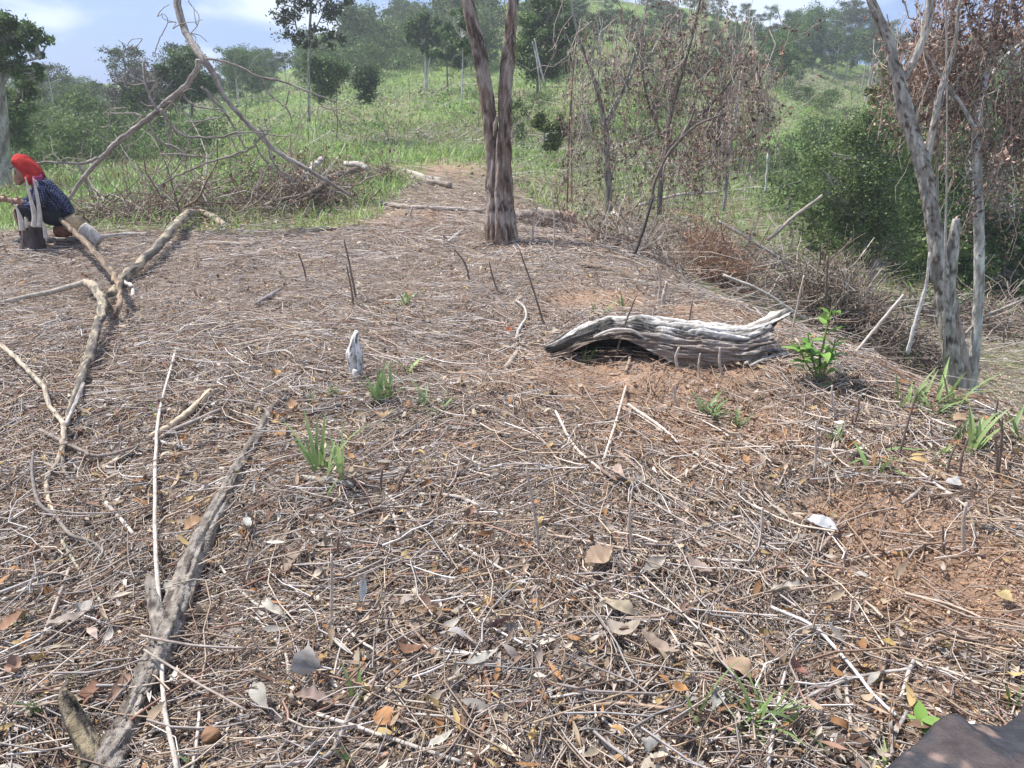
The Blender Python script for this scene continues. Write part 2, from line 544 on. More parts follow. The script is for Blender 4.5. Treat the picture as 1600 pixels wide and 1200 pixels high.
def mat_ground():
    m, nt = mat_base("soil_and_litter")
    L = nt.links.new
    out = nd(nt, "ShaderNodeOutputMaterial"); at = nd(nt, "ShaderNodeAttribute", attribute_name="Col")
    tc = nd(nt, "ShaderNodeTexCoord")
    n1 = nd(nt, "ShaderNodeTexNoise", i_Scale=45.0, i_Detail=8.0, i_Roughness=.75)
    n2 = nd(nt, "ShaderNodeTexNoise", i_Scale=3.0, i_Detail=6.0, i_Roughness=.6)
    L(tc.outputs["Object"], n1.inputs["Vector"]); L(tc.outputs["Object"], n2.inputs["Vector"])
    r1 = nd(nt, "ShaderNodeMapRange"); r1.inputs["From Min"].default_value = .3; r1.inputs["From Max"].default_value = .7
    r1.inputs["To Min"].default_value = .45; r1.inputs["To Max"].default_value = 1.5
    r2 = nd(nt, "ShaderNodeMapRange"); r2.inputs["From Min"].default_value = .3; r2.inputs["From Max"].default_value = .7
    r2.inputs["To Min"].default_value = .75; r2.inputs["To Max"].default_value = 1.25
    L(n1.outputs["Fac"], r1.inputs["Value"]); L(n2.outputs["Fac"], r2.inputs["Value"])
    mu = nd(nt, "ShaderNodeMath", operation='MULTIPLY'); L(r1.outputs["Result"], mu.inputs[0]); L(r2.outputs["Result"], mu.inputs[1])
    mx = nd(nt, "ShaderNodeMix", data_type='RGBA', blend_type='MULTIPLY'); mx.inputs["Factor"].default_value = 1
    L(at.outputs["Color"], mx.inputs["A"]); L(mu.outputs[0], mx.inputs["B"])
    pb = nd(nt, "ShaderNodeBsdfPrincipled"); pb.inputs["Roughness"].default_value = .95; pb.inputs["Specular IOR Level"].default_value = .1
    L(mx.outputs["Result"], pb.inputs["Base Color"])
    bp = nd(nt, "ShaderNodeBump", i_Strength=1.0, i_Distance=.02)
    L(n1.outputs["Fac"], bp.inputs["Height"]); L(bp.outputs["Normal"], pb.inputs["Normal"])
    L(pb.outputs[0], out.inputs["Surface"])
    return m


M['ground'] = mat_ground()


# ------------------------------------------------------------------ tagging
def tag(o, label=None, cat=None, group=None, kind=None):
    if label: o["label"] = label
    if cat: o["category"] = cat
    if group: o["group"] = group
    if kind: o["kind"] = kind
    return o


def thing(name, label, cat, loc, group=None):
    o = bpy.data.objects.new(name, None)
    o.empty_display_size = .2
    scene.collection.objects.link(o)
    o.location = [float(v) for v in loc]
    return tag(o, label, cat, group)


def copy_thing(src, loc, rz=0.0, sc=1.0, label=None):
    o = src.copy(); scene.collection.objects.link(o)
    o.location = [float(v) for v in loc]; o.rotation_euler = (0, 0, rz); o.scale = (sc,) * 3 if not isinstance(sc, tuple) else sc
    if label: o["label"] = label
    for ch in list(src.children):
        c = ch.copy(); scene.collection.objects.link(c); c.parent = o
    return o


# ------------------------------------------------------------------ ground sheet
def build_ground():
    u = np.linspace(-1, 1, 560)
    gx = 2.0 * np.sinh(u * 5.3) * (1.0) + 0.0
    gx = gx * (175 / gx.max())
    v = np.linspace(0, 1, 620)
    gy = -2.0 + 180 * (np.sinh(v * 6.2) / np.sinh(6.2)) ** 1.0
    gy = np.concatenate([np.linspace(-60, -2.6, 12), gy])
    # finer spacing near the camera
    X, Y = np.meshgrid(gx, gy)
    Z = ground(X, Y)
    bare, green = zones(X, Y)
    n1 = fbm(X * 2.3, Y * 2.3, 41)
    litter = np.array([.19, .15, .122])[None, None] * (.75 + .6 * n1[..., None])
    red = np.array([.36, .24, .165])[None, None] * (.85 + .3 * fbm(X * 5, Y * 5, 43)[..., None])
    gcol = np.array([.16, .23, .07])[None, None] * (.7 + .6 * fbm(X * 1.2, Y * 1.2, 44)[..., None])
    dry = np.array([.19, .15, .105])[None, None] * (.7 + .6 * n1[..., None])
    farf = sstep(9, 14, Y)[..., None]
    C = litter * (1 - farf) + dry * farf
    C = C * (1 - bare[..., None]) + red * bare[..., None]
    C = C * (1 - green[..., None]) + gcol * green[..., None]
    mb = MB()
    h, w = X.shape
    i = (np.arange(h - 1) * w)[:, None]; j = np.arange(w - 1)[None]
    F = np.stack([i + j, i + j + 1, i + w + j + 1, i + w + j], -1).reshape(-1, 4)
    mb.add(np.stack([X, Y, Z], -1).reshape(-1, 3), F, C.reshape(-1, 3))
    o = mb.build("ground", M['ground'])
    tag(o, kind="structure")


build_ground()

# ------------------------------------------------------------------ straw, twigs, crumbs and dead leaves (uncountable)
STRAW_COLS = np.array([[.34, .285, .25], [.42, .34, .27], [.30, .22, .16], [.17, .115, .085], [.50, .45, .41], [.24, .14, .10], [.36, .26, .175], [.25, .22, .20], [.11, .085, .07]])
STRAW_W = np.array([.24, .12, .16, .14, .05, .07, .06, .11, .05])
LEAF_COLS = np.array([[.33, .24, .17], [.42, .32, .22], [.26, .16, .11], [.36, .30, .26], [.50, .42, .33], [.38, .20, .09], [.20, .12, .09], [.46, .33, .15], [.55, .50, .44]])


def wedge(n, y0, y1, rng, power=1.0, wide=.88, off=.85):
    """points over the ground in front of the camera, denser near it for power > 0"""
    u = rng.uniform(0, 1, n)
    e = 2 - power
    y = (y0 ** e + u * (y1 ** e - y0 ** e)) ** (1 / e)
    x = rng.uniform(-1, 1, n) * (wide * y + off)
    return x, y


def edge_d(x, y):
    return (x - 2.6) * 0.944 + (y - 3.7) * 0.330


def litter_layers():
    rng = np.random.default_rng(11)
    jobs = [  # count, y0, y1, power, len range, radius range, height range, segments, keep in bare
        (52000, 1.0, 4.2, 0.35, (.02, .13), (.0009, .0030), (.0, .026), 4, .14),
        (1900, 1.0, 6.0, 0.3, (.08, .42), (.003, .0062), (.004, .03), 5, .35),
        (7800, 1.0, 5.5, 0.3, (.16, .55), (.0018, .0046), (.008, .045), 5, .35),
        (46000, 3.6, 9.5, 0.6, (.08, .32), (.0014, .003), (.0, .035), 3, .35),
        (26000, 7.5, 17.0, 0.8, (.12, .5), (.0025, .005), (.0, .05), 3, .5),
    ]
    mb = MB()
    for (n, y0, y1, pw, lr, rr, hr, S, kb) in jobs:
        x, y = wedge(n, y0, y1, rng, pw)
        bare, green = zones(x, y)
        clump = fbm(x * 2.2, y * 2.2, 77)
        keep = (rng.uniform(size=n) < 1 - bare * (1 - kb)) & (rng.uniform(size=n) < .35 + 1.3 * clump) & (rng.uniform(size=n) < 1.05 - green * .75)
        x, y = x[keep], y[keep]; n = len(x)
        L = lr[0] + (lr[1] - lr[0]) * rng.beta(1.2, 2.6, n)
        # local flow of the fallen stems
        flow = 2.6 * (fbm(x * .7, y * .7, 88) - .5) * math.pi
        hd = np.where(rng.uniform(size=n) < .5, flow + rng.normal(0, .45, n), rng.uniform(0, math.pi, n))
        t = np.linspace(-.5, .5, S)
        curv = rng.normal(0, .5, n)
        kink = rng.normal(0, .024, (n, S))
        lx = t[None] * L[:, None]
        ly = (curv[:, None] * t[None] ** 2 + kink) * L[:, None]
        c, s = np.cos(hd)[:, None], np.sin(hd)[:, None]
        X = x[:, None] + lx * c - ly * s; Y = y[:, None] + lx * s + ly * c
        z0 = ground(x, y)
        zz = ground(X[:, [0, -1]], Y[:, [0, -1]])
        slope = (zz[:, 1] - zz[:, 0])[:, None] * t[None] + ((zz[:, 1] + zz[:, 0]) / 2)[:, None]
        tilt = rng.normal(0, .09, n)
        Z = slope + (hr[0] + (hr[1] - hr[0]) * rng.uniform(0, 1, n) ** 1.6)[:, None] + tilt[:, None] * lx + np.abs(rng.normal(0, .008, (n, 1)))
        R = (rr[0] + (rr[1] - rr[0]) * rng.beta(1.3, 2.5, n))[:, None] * np.linspace(1.15, .7, S)[None]
        C = STRAW_COLS[rng.choice(len(STRAW_COLS), n, p=STRAW_W)] * rng.uniform(.75, 1.5, (n, 1)) * np.array([.98, 1.02, 1.06])
        b2, _ = zones(x, y)
        C = C * (1 - .35 * b2[:, None]) + np.array([.30, .18, .10])[None] * .35 * b2[:, None]
        bulk_tubes(mb, np.stack([X, Y, Z], -1), R, C)
    o = mb.build("dry_straw_litter", M['straw'])
    tag(o, "dense layer of dry grey brown straw and twigs covering the ridge", "straw", kind="stuff")
    # crumbs: short bits and chips
    mb = MB()
    for (n, y0, y1, pw, sz) in ((130000, 1.0, 3.6, .4, (.006, .026)), (70000, 3.2, 9.0, .7, (.012, .04)), (14000, 8, 16, .8, (.03, .08))):
        x, y = wedge(n, y0, y1, rng, pw)
        z = ground(x, y) + rng.uniform(0, .012, n)
        L = rng.uniform(*sz, n); Wd = L * rng.uniform(.15, .6, n)
        C = np.where(rng.uniform(size=(n, 1)) < .3, LEAF_COLS[rng.integers(0, 9, n)], STRAW_COLS[rng.choice(len(STRAW_COLS), n, p=STRAW_W)]) * rng.uniform(.7, 1.6, (n, 1))
        bare, green = zones(x, y)
        C = C * (1 - .6 * bare[:, None]) + np.array([.34, .18, .10])[None] * .6 * bare[:, None]
        bulk_quads(mb, np.stack([x, y, z], -1), rot_tilt(n, rng, .5), L, Wd, C)
    o = mb.build("litter_crumbs", M['leafdry'])
    tag(o, "fine crumbs of broken straw bark and leaf between the stems", "litter", kind="stuff")
    mb = MB()
    for (n, y0, y1, pw, sz) in ((9000, 1.0, 4.0, .2, (.03, .095)), (9000, 3.5, 9.5, .5, (.035, .10)), (3500, 8.5, 16, .8, (.06, .13))):
        x, y = wedge(n, y0, y1, rng, pw)
        bare, green = zones(x, y)
        cl = fbm(x * 1.3, y * 1.3, 99)
        keep = (rng.uniform(size=n) < 1 - bare * .7) & (rng.uniform(size=n) < 2.2 * cl - .4) & (green < .6)
        x, y = x[keep], y[keep]; n = len(x)
        z = ground(x, y) + rng.uniform(.006, .045, n)
        L = rng.uniform(*sz, n); Wd = L * rng.uniform(.14, .38, n)
        C = LEAF_COLS[rng.integers(0, 9, n)] * rng.uniform(.45, 1.05, (n, 1))
        bulk_leaves(mb, np.stack([x, y, z], -1), rot_tilt(n, rng, .42), L, Wd, C, rng, 1.1, .45)
    o = mb.build("fallen_leaves", M['leafdry'])
    tag(o, "scattered small dead leaves curled among the straw", "dead leaves", kind="stuff")


litter_layers()


# ------------------------------------------------------------------ slope cover: grass, dead stalks (uncountable)
GREENS = np.array([[.20, .33, .08], [.25, .39, .10], [.16, .26, .07], [.29, .38, .13], [.22, .27, .11]])


def slope_cover():
    rng = np.random.default_rng(21)
    mb = MB()
    for (n, y0, y1, pw, hl, wd) in ((9000, 9.5, 14, .3, (.12, .38), (.008, .016)), (60000, 12, 30, .9, (.15, .45), (.014, .03)), (100000, 26, 85, 1.1, (.2, .5), (.022, .045))):
        x, y = wedge(n, y0, y1, rng, pw, .85, 1.0)
        _, green = zones(x, y)
        if y0 < 10:
            keep = (green > .2) & (x < -1.2)
        else:
            keep = rng.uniform(size=n) < green * 1.15
        e = edge_d(x, y)
        keep &= (e < 0) | (e > 1.0) | (y > 11)
        x, y = x[keep], y[keep]; n = len(x)
        z = ground(x, y) - .02
        L = rng.uniform(*hl, n) * (.35 + .9 * fbm(x * .6, y * .6, 12))
        C = GREENS[rng.integers(0, 5, n)] * rng.uniform(.7, 1.3, (n, 1))
        yel = (fbm(x * .35, y * .35, 55) > .56)[:, None] & (rng.uniform(size=(n, 1)) < .5)
        C = np.where(yel, np.array([[.25, .21, .10]]), C)
        bulk_blades(mb, np.stack([x, y, z], -1), rng.uniform(0, 6.28, n), L, rng.uniform(*wd, n), C, rng.uniform(.1, .9, n), rng.uniform(0, .45, n))
    o = mb.build("hillside_grass", M['grass'])
    tag(o, "green grass growing over the cleared hillside", "grass", kind="stuff")
    # low leafy weeds
    mb = MB()
    for (n, y0, y1, pw, sz, hh) in ((40000, 11, 30, .9, (.05, .12), .35), (130000, 26, 90, 1.1, (.07, .17), 1.4)):
        x, y = wedge(n, y0, y1, rng, pw, .85, 1.0)
        _, green = zones(x, y)
        cl = fbm(x * .45 + 4, y * .3, 63)
        keep = (rng.uniform(size=n) < 3.2 * (cl - .38)) & (rng.uniform(size=n) < .35 + green)
        e = edge_d(x, y)
        keep &= ((e < -.2) | (e > 1.4) | (y > 12)) & ((y > 14) | (x < -3) | (x > 2.0))
        x, y, cl = x[keep], y[keep], cl[keep]; n = len(x)
        z = ground(x, y) + rng.uniform(0, 1, n) ** 1.5 * hh * np.clip((cl - .4) * 5, .15, 1)
        L = rng.uniform(*sz, n)
        C = GREENS[rng.integers(0, 5, n)] * rng.uniform(.45, 1.1, (n, 1)) * np.where(fbm(x * .2, y * .2, 71) > .5, .8, 1.1)[:, None]
        bulk_quads(mb, np.stack([x, y, z], -1), rot_tilt(n, rng, .6), L, L * rng.uniform(.35, .7, n), C)
    o = mb.build("hillside_weeds", M['leaf'])
    tag(o, "low leafy green weeds in patches on the hillside", "weeds", kind="stuff")
    # grey fallen poles' fine brush, dead standing stalks
    mb = MB()
    for (n, y0, y1, pw, ln, rr, up, xr) in ((9000, 9.5, 26, .7, (.4, 1.6), (.003, .008), .25, 1), (9000, 22, 80, 1.0, (.8, 2.6), (.008, .022), .3, 1), (2600, 5.0, 12, .4, (.2, .75), (.0022, .005), .22, 2)):
        x, y = wedge(n, y0, y1, rng, pw, .85, 1.0)
        e = edge_d(x, y)
        if xr == 2:
            keep = (e > .1) & (x > .5)
        else:
            keep = (fbm(x * .25, y * .2, 14) > .46) & ((e > .8) | (y > 14.5)) & ((x > -.5) | (y > 20) | (rng.uniform(size=n) < .3))
        x, y = x[keep], y[keep]; n = len(x)
        L = rng.uniform(*ln, n) * rng.uniform(.5, 1, n)
        hd = np.where(rng.uniform(size=n) < .6, rng.normal(-.6, .5, n), rng.uniform(0, 6.28, n))
        el = np.abs(rng.normal(0, up, n)) * np.where(rng.uniform(size=n) < .12, 4, 1)
        el = np.clip(el, 0, 1.5)
        S = 4; t = np.linspace(0, 1, S)
        d = np.stack([np.cos(hd) * np.cos(el), np.sin(hd) * np.cos(el), np.sin(el)], -1)
        P = np.stack([x, y, ground(x, y)], -1)[:, None] + d[:, None] * (t[None] * L[:, None])[..., None]
        P = P + rng.normal(0, .035, (n, S, 3)) * L[:, None, None]
        gg = ground(P[..., 0], P[..., 1]); P[..., 2] = np.maximum(P[..., 2], gg + .01) + .02
        R = rng.uniform(*rr, n)[:, None] * np.array([1, .85, .65, .35])[None]
        C = np.array([[.40, .36, .32], [.30, .25, .21], [.48, .43, .37], [.22, .16, .12]])[rng.integers(0, 4, n)] * rng.uniform(.7, 1.15, (n, 1))
        bulk_tubes(mb, P, R, C)
    o = mb.build("dead_brush_litter", M['straw'])
    tag(o, "grey dead twigs and felled stems strewn over the slope", "dead brush", kind="stuff")


slope_cover()


# ------------------------------------------------------------------ limbs drawn from measured points
WSC = 1.0


def spec_pts(spec, Y=None, h=None, lie=None):
    """rows (px, py, width px[, offset]); Y = fixed distance, h = height over ground, lie = resting on the ground"""
    P, R = [], []
    for r in spec:
        px, py, w = r[:3]
        ex = r[3] if len(r) > 3 else 0
        if Y is not None:
            yy = Y + ex
            p = pix(px, py, yy); s = scale_at(px, py, yy)
        else:
            p = gp(px, py, 0); s = scale_at(px, py, p[1])
            hh = (h or 0) + ex + (w / 2 * s * lie if lie is not None else 0)
            p = gp(px, py, hh); s = scale_at(px, py, p[1])
        P.append(p); R.append(max(w / 2 * s * WSC, .0008))
    return np.array(P), np.array(R)


def limb(mb, spec, Y=None, h=None, lie=None, k=8, n=5, col=(.25, .22, .19), rough=.12, groove=0.0, seed=1, wob=0.0, colf=None, cap=True):
    P, R = spec_pts(spec, Y, h, lie)
    P2 = crom(P, n)
    tt = np.linspace(0, len(R) - 1, len(P2))
    R2 = np.interp(tt, np.arange(len(R)), R)
    if wob:
        rr = np.random.default_rng(seed)
        P2[1:-1] += rr.normal(0, wob, P2[1:-1].shape) * R2[1:-1, None]
    tube(mb, P2, R2, k, col, rough, seed, cap, colf, groove)
    return P2, R2


def patchy(c1, c2, c3=None, sc=14, th=.5, seed=3):
    """bark in two or three tones with shapes of its own"""
    c1, c2 = np.array(c1), np.array(c2)

    def f(V, s, a):
        if s is None:
            return np.tile(c1 * .5 + c2 * .5, (len(V), 1))
        n = fbm(np.cos(a) * 1.3 + s * sc * .35 + 3, np.sin(a) * 1.3 - s * sc * .22 + 5 + .8 * np.sin(s * sc * .5), seed)
        m = sstep(th - .025, th + .025, n)[:, None]
        C = c1 * (1 - m) + c2 * m
        if c3 is not None:
            n = fbm(np.cos(a) * 2.2 + s * sc * .8 + 9, np.sin(a) * 2.2 - s * sc * .5, seed + 3)
            m = sstep(.6, .66, n)[:, None]
            C = C * (1 - m) + np.array(c3) * m
        return C
    return f


BROWN = (.21, .15, .115)
GREYB = (.30, .26, .225)
PALE = (.46, .41, .36)

# ---------------- forked dead tree in the middle
b0 = gp(783, 378)
t = thing("dead_tree", "bare forked dead tree trunk standing in the middle of the ridge", "tree", b0)
BY = b0[1]
mb = MB()
fc = patchy((.22, .16, .125), (.35, .29, .25), (.10, .07, .055), 16, .5, 4)
limb(mb, [(776, 392, 36), (774, 360, 34), (773, 300, 28), (771, 240, 24), (762, 160, 26), (748, 80, 25), (732, 10, 22), (716, -80, 19), (690, -220, 16), (680, -420, 11), (640, -620, 4)], Y=BY, k=36, n=12, rough=.22, groove=.30, seed=5, colf=fc)
mb.build("trunk", M['bark'], t)
mb = MB()
limb(mb, [(794, 392, 36), (792, 360, 31), (789, 300, 28), (789, 240, 22), (789, 150, 23), (795, 80, 22), (801, 10, 18), (806, -80, 18), (830, -260, 14), (835, -460, 9), (870, -640, 3)], Y=BY - .05, k=36, n=12, rough=.22, groove=.30, seed=9, colf=fc)
mb.build("limb", M['bark'], t)
mb = MB()
limb(mb, [(784, 394, 26), (783, 350, 22), (781, 290, 18), (780, 235, 12), (779, 205, 5)], Y=BY - .10, k=28, n=12, rough=.2, groove=.30, seed=12, colf=fc)
limb(mb, [(803, 394, 22), (801, 360, 16), (797, 320, 11), (795, 280, 5)], Y=BY - .08, k=20, n=10, rough=.3, groove=.3, seed=14, colf=fc)
limb(mb, [(766, 393, 18), (764, 365, 12), (763, 335, 5)], Y=BY - .06, k=16, n=10, rough=.3, groove=.3, seed=15, colf=fc)
limb(mb, [(773, 215, 5), (774, 195, 6), (778, 180, 4)], Y=BY - .16, k=8, rough=.2, colf=fc)
mb.build("root_flare", M['bark'], t)

# ---------------- fallen bare limbs leaning into the picture at the left
t = thing("fallen_tree", "leaning bare tree top with two long forking grey limbs at the left", "tree", gp(540, 312))
mb = MB()
fc = patchy((.25, .215, .185), (.36, .32, .285), (.15, .12, .10), 10, .5, 6)
Yb = 9.6
WSC = .86
limb(mb, [(225, -160, 17, .6), (255, -60, 16, .4), (275, 0, 14, .3), (290, 50, 13, .2), (318, 92, 13), (335, 118, 10), (350, 150, 9), (375, 180, 8.5), (400, 205, 8.5), (430, 235, 8), (470, 258, 8), (505, 280, 7), (548, 306, 6, .1)], Y=Yb, k=12, n=6, wob=.12, colf=fc)
mb.build("main_limb", M['barkfine'], t)
mb = MB()
limb(mb, [(310, 93, 11), (308, 108, 10), (290, 135, 11), (262, 158, 11), (240, 178, 10), (208, 203, 10), (185, 220, 10), (165, 240, 9), (142, 264, 8), (125, 285, 7), (108, 312, 6)], Y=Yb - .1, k=12, n=6, wob=.12, colf=fc)
mb.build("limb", M['barkfine'], t)
BR = [
    [(322, 92, 5), (360, 98, 4.5), (400, 118, 4.5), (440, 128, 4), (480, 142, 3.5), (525, 160, 3)],
    [(411, 122, 3), (418, 142, 3), (432, 156, 3), (445, 165, 3.5), (452, 140, 2.5)], [(445, 165, 3), (452, 176, 3), (456, 190, 2)],
    [(493, 150, 3), (503, 166, 2.5), (520, 172, 2.5), (540, 180, 1.5)], [(520, 172, 2), (530, 190, 2), (540, 215, 1.2)],
    [(252, 170, 6), (262, 190, 6), (275, 203, 5), (292, 212, 4.5), (340, 215, 4), (370, 207, 4), (400, 207, 3), (440, 213, 2)],
    [(230, 183, 4.5), (238, 205, 4.5), (252, 222, 4), (272, 230, 4), (290, 242, 4), (290, 262, 2.5)],
    [(222, 181, 5), (208, 177, 4), (188, 177, 3.5), (163, 177, 3)], [(170, 177, 2), (170, 195, 2), (165, 230, 1.6)],
    [(286, 143, 4), (290, 155, 4), (305, 165, 3.5), (330, 170, 3), (345, 172, 2.5), (360, 185, 2)],
    [(315, 135, 4), (330, 150, 5), (345, 168, 5), (355, 182, 4), (372, 210, 3), (385, 235, 2)],
    [(153, 247, 6), (135, 254, 6), (120, 255, 5), (90, 254, 3.5), (68, 253, 3), (50, 256, 2.5)],
    [(120, 256, 5), (130, 270, 5), (136, 285, 4), (140, 305, 3)],
    [(298, 215, 4), (290, 240, 3.5), (270, 270, 3), (240, 300, 2)], [(250, 240, 3), (300, 243, 3), (330, 248, 2.5)],
    [(400, 215, 5), (395, 230, 5), (360, 243, 4.5), (330, 252, 4), (300, 265, 4), (275, 275, 3.5), (250, 290, 3)],
    [(232, 150, 3), (240, 165, 3), (246, 175, 4)], [(245, 172, 3), (228, 130, 5), (224, 95, 5)], [(238, 140, 2.5), (243, 132, 3), (245, 127, 2)],
    [(213, 92, 1.6), (200, 72, 1.5), (206, 62, 1.3), (222, 60, 1)], [(200, 72, 1.2), (190, 66, 1.2), (184, 62, 1)],
    [(240, 85, 1.8), (250, 60, 1.8), (262, 35, 1.5), (256, 22, 1.3), (246, 26, 1)], [(262, 35, 1.4), (275, 35, 1.2), (270, 45, 1)],
    [(298, 52, 1.6), (308, 40, 1.6), (311, 25, 1.3), (300, 10, 1)],
    [(400, 205, 3.5), (420, 205, 3), (400, 225, 3), (420, 258, 3), (455, 285, 2.5)], [(420, 258, 2.5), (410, 280, 2.5), (415, 285, 1.5)],
    [(405, 195, 3), (418, 225, 4), (430, 258, 3.5), (460, 285, 3)], [(270, 160, 2), (240, 190, 2), (226, 208, 2)],
    [(335, 180, 2.5), (300, 200, 2.5), (288, 208, 2.5)], [(290, 190, 3), (310, 190, 3), (348, 182, 3)],
    [(360, 215, 2), (372, 240, 2), (378, 250, 1.5)], [(262, 200, 3), (265, 225, 3), (268, 245, 3), (260, 262, 2)],
]
for i, s in enumerate(BR):
    mb = MB()
    limb(mb, s, Y=Yb - .05 + .25 * math.sin(i * 2.1), k=6, n=5, wob=.4, seed=i, colf=fc)
    mb.build("branch", M['barkfine'], t)
mb = MB()
rr = np.random.default_rng(5)
for i in range(70):   # fine side twigs
    s = BR[rr.integers(0, len(BR))]
    a = s[rr.integers(0, len(s))]
    an = rr.uniform(0, 6.28); ln = rr.uniform(14, 45)
    q = [(a[0], a[1], 2.0), (a[0] + math.cos(an) * ln * .5 + rr.normal(0, 3), a[1] + math.sin(an) * ln * .4, 1.5), (a[0] + math.cos(an + .3) * ln, a[1] + math.sin(an + .3) * ln * .8, 1)]
    mb = MB()
    limb(mb, q, Y=Yb + rr.normal(0, .15), k=4, n=3, wob=.5, seed=i, colf=fc)
    mb.build("fine_twig", M['barkfine'], t)


WSC = 1.0


# ---------------- tangled piles of dry branches and leaves
def brush(name, label, cat, centre, size, nst, nlf, seed, cols=None, lcol=None, group=None, stem_r=(.004, .011), up=.45, leafL=(.06, .13), lup=.9):
    rng = np.random.default_rng(seed)
    cx, cy = centre; sx, sy, sz = size
    t = thing(name, label, cat, (cx, cy, gz(cx, cy)), group)
    mb = MB()
    n = nst
    r = np.sqrt(rng.uniform(0, 1, n)); a = rng.uniform(0, 6.28, n)
    x = cx + r * np.cos(a) * sx; y = cy + r * np.sin(a) * sy
    S = 6; tt = np.linspace(0, 1, S)
    L = rng.uniform(.35, 1.1, n) * (sx + sz) * .7
    hd = rng.uniform(0, 6.28, n); el = np.clip(np.abs(rng.normal(0, up, n)), 0, 1.35)
    d = np.stack([np.cos(hd) * np.cos(el), np.sin(hd) * np.cos(el), np.sin(el)], -1)
    P = np.stack([x, y, ground(x, y)], -1)[:, None] + d[:, None] * ((tt[None] - .35) * L[:, None])[..., None]
    P[..., 2] += (rng.uniform(0, 1, n) ** 1.3 * sz * .75 * (1 - r ** 2))[:, None]
    P += np.cumsum(rng.normal(0, .05, (n, S, 3)), 1) * L[:, None, None]
    P[..., 2] += (rng.normal(0, .25, n) * L)[:, None] * (tt[None] - .5) ** 2
    P[..., 2] = np.maximum(P[..., 2], ground(P[..., 0], P[..., 1]) + .01)
    R = (rng.uniform(*stem_r, n) * rng.choice([1, 1, 1, 1.8], n))[:, None] * np.linspace(1, .45, S)[None]
    base = np.array(cols if cols else [[.33, .28, .24], [.26, .20, .16], [.18, .13, .10], [.42, .37, .32]])
    C = base[rng.integers(0, len(base), n)] * rng.uniform(.7, 1.2, (n, 1))
    bulk_tubes(mb, P, R, C, 4)
    mb.build("branches", M['barkfine'], t)
    if nlf:
        mb = MB()
        i = rng.integers(0, n, nlf); j = rng.integers(1, S, nlf)
        Pc = P[i, j] + rng.normal(0, .05, (nlf, 3)) * [1, 1, 1.2]
        Pc[:, 2] = np.minimum(Pc[:, 2], gz(cx, cy) + sz * lup + .1)
        Pc[:, 2] = np.maximum(Pc[:, 2], ground(Pc[:, 0], Pc[:, 1]) + .01)
        lc = np.array(lcol if lcol else [[.30, .19, .12], [.24, .15, .10], [.36, .25, .17], [.20, .13, .10]])
        L2 = rng.uniform(*leafL, nlf)
        bulk_leaves(mb, Pc, rot_rand(nlf, rng), L2, L2 * rng.uniform(.25, .5, nlf), lc[rng.integers(0, len(lc), nlf)] * rng.uniform(.6, 1.2, (nlf, 1)), rng, .9, .4, 2)
        mb.build("dry_leaves", M['leafdry'], t)
    return t


def at(px, py, Y=None):
    if Y is None:
        p = gp(px, py); return p[0], p[1]
    p = pix(px, py, Y); return p[0], p[1]


brush("brush_pile", "waist high tangle of dead branches under the leaning grey limbs", "brush pile", at(330, 300, 11.2), (1.8, .9, .8), 250, 500, 31, up=.7)
brush("brush_pile", "heap of dead twigs with brown leaves left of the cleared path", "brush pile", at(455, 290, 11.8), (.95, .7, .7), 220, 1100, 32)
brush("brush_pile", "low sparse pile of dead twigs behind the seated person", "brush pile", at(205, 320, 11.2), (1.2, .7, .42), 240, 260, 33)
brush("brush_pile", "small pile of brown leafy twigs at the end of the cleared path", "brush pile", at(560, 275, 14.5), (.9, .6, .5), 160, 500, 34)
brush("brush_pile", "shaded pile of thin grey twigs against the log behind the forked tree", "brush pile", at(862, 352, 10.0), (.5, .25, .25), 260, 60, 35, stem_r=(.002, .005))
brush("brush_pile", "thicket of thin dead stems on the ridge edge right of the forked tree", "brush pile", at(985, 395, 9.0), (.7, .8, .5), 420, 300, 36, stem_r=(.002, .006), up=.6)
brush("brush_pile", "reddish brown heap of dry vines hanging over the slope right of the forked tree", "brush pile", at(1115, 345, 10.6), (.55, .5, 1.0), 380, 2300, 37, cols=[[.36, .22, .14], [.30, .17, .11], [.38, .28, .20]], stem_r=(.002, .006), up=1.0, leafL=(.03, .07), lcol=[[.30, .16, .11], [.24, .13, .10], [.34, .21, .14]])
brush("brush_pile", "grey heap of felled branches down the slope above the pale log", "brush pile", at(1190, 425, 11.5), (1.6, 1.2, .5), 260, 100, 38, cols=[[.42, .38, .34], [.36, .32, .28], [.28, .22, .18]])
brush("brush_pile", "brushwood pile coloured dark for the shade of the green tree", "brush pile", at(1395, 500, 9.6), (.8, .8, .6), 300, 600, 39, cols=[[.16, .13, .11], [.22, .18, .15]], lcol=[[.13, .10, .07], [.18, .12, .09]])  # twig and leaf colours darkened to paint in the green tree's shade
brush("brush_pile", "dense brown dead shrub between two thin stems beside the green tree", "brush pile", at(1305, 455, 10.4), (.55, .5, 1.1), 360, 2200, 40, up=.9, leafL=(.03, .07), lcol=[[.20, .13, .08], [.15, .11, .06], [.12, .12, .05]])
brush("brush_pile", "grey brushwood tangled on the slope below the pale slender trunk", "brush pile", at(1570, 500, 11.5), (1.3, 1.0, .6), 380, 200, 41)

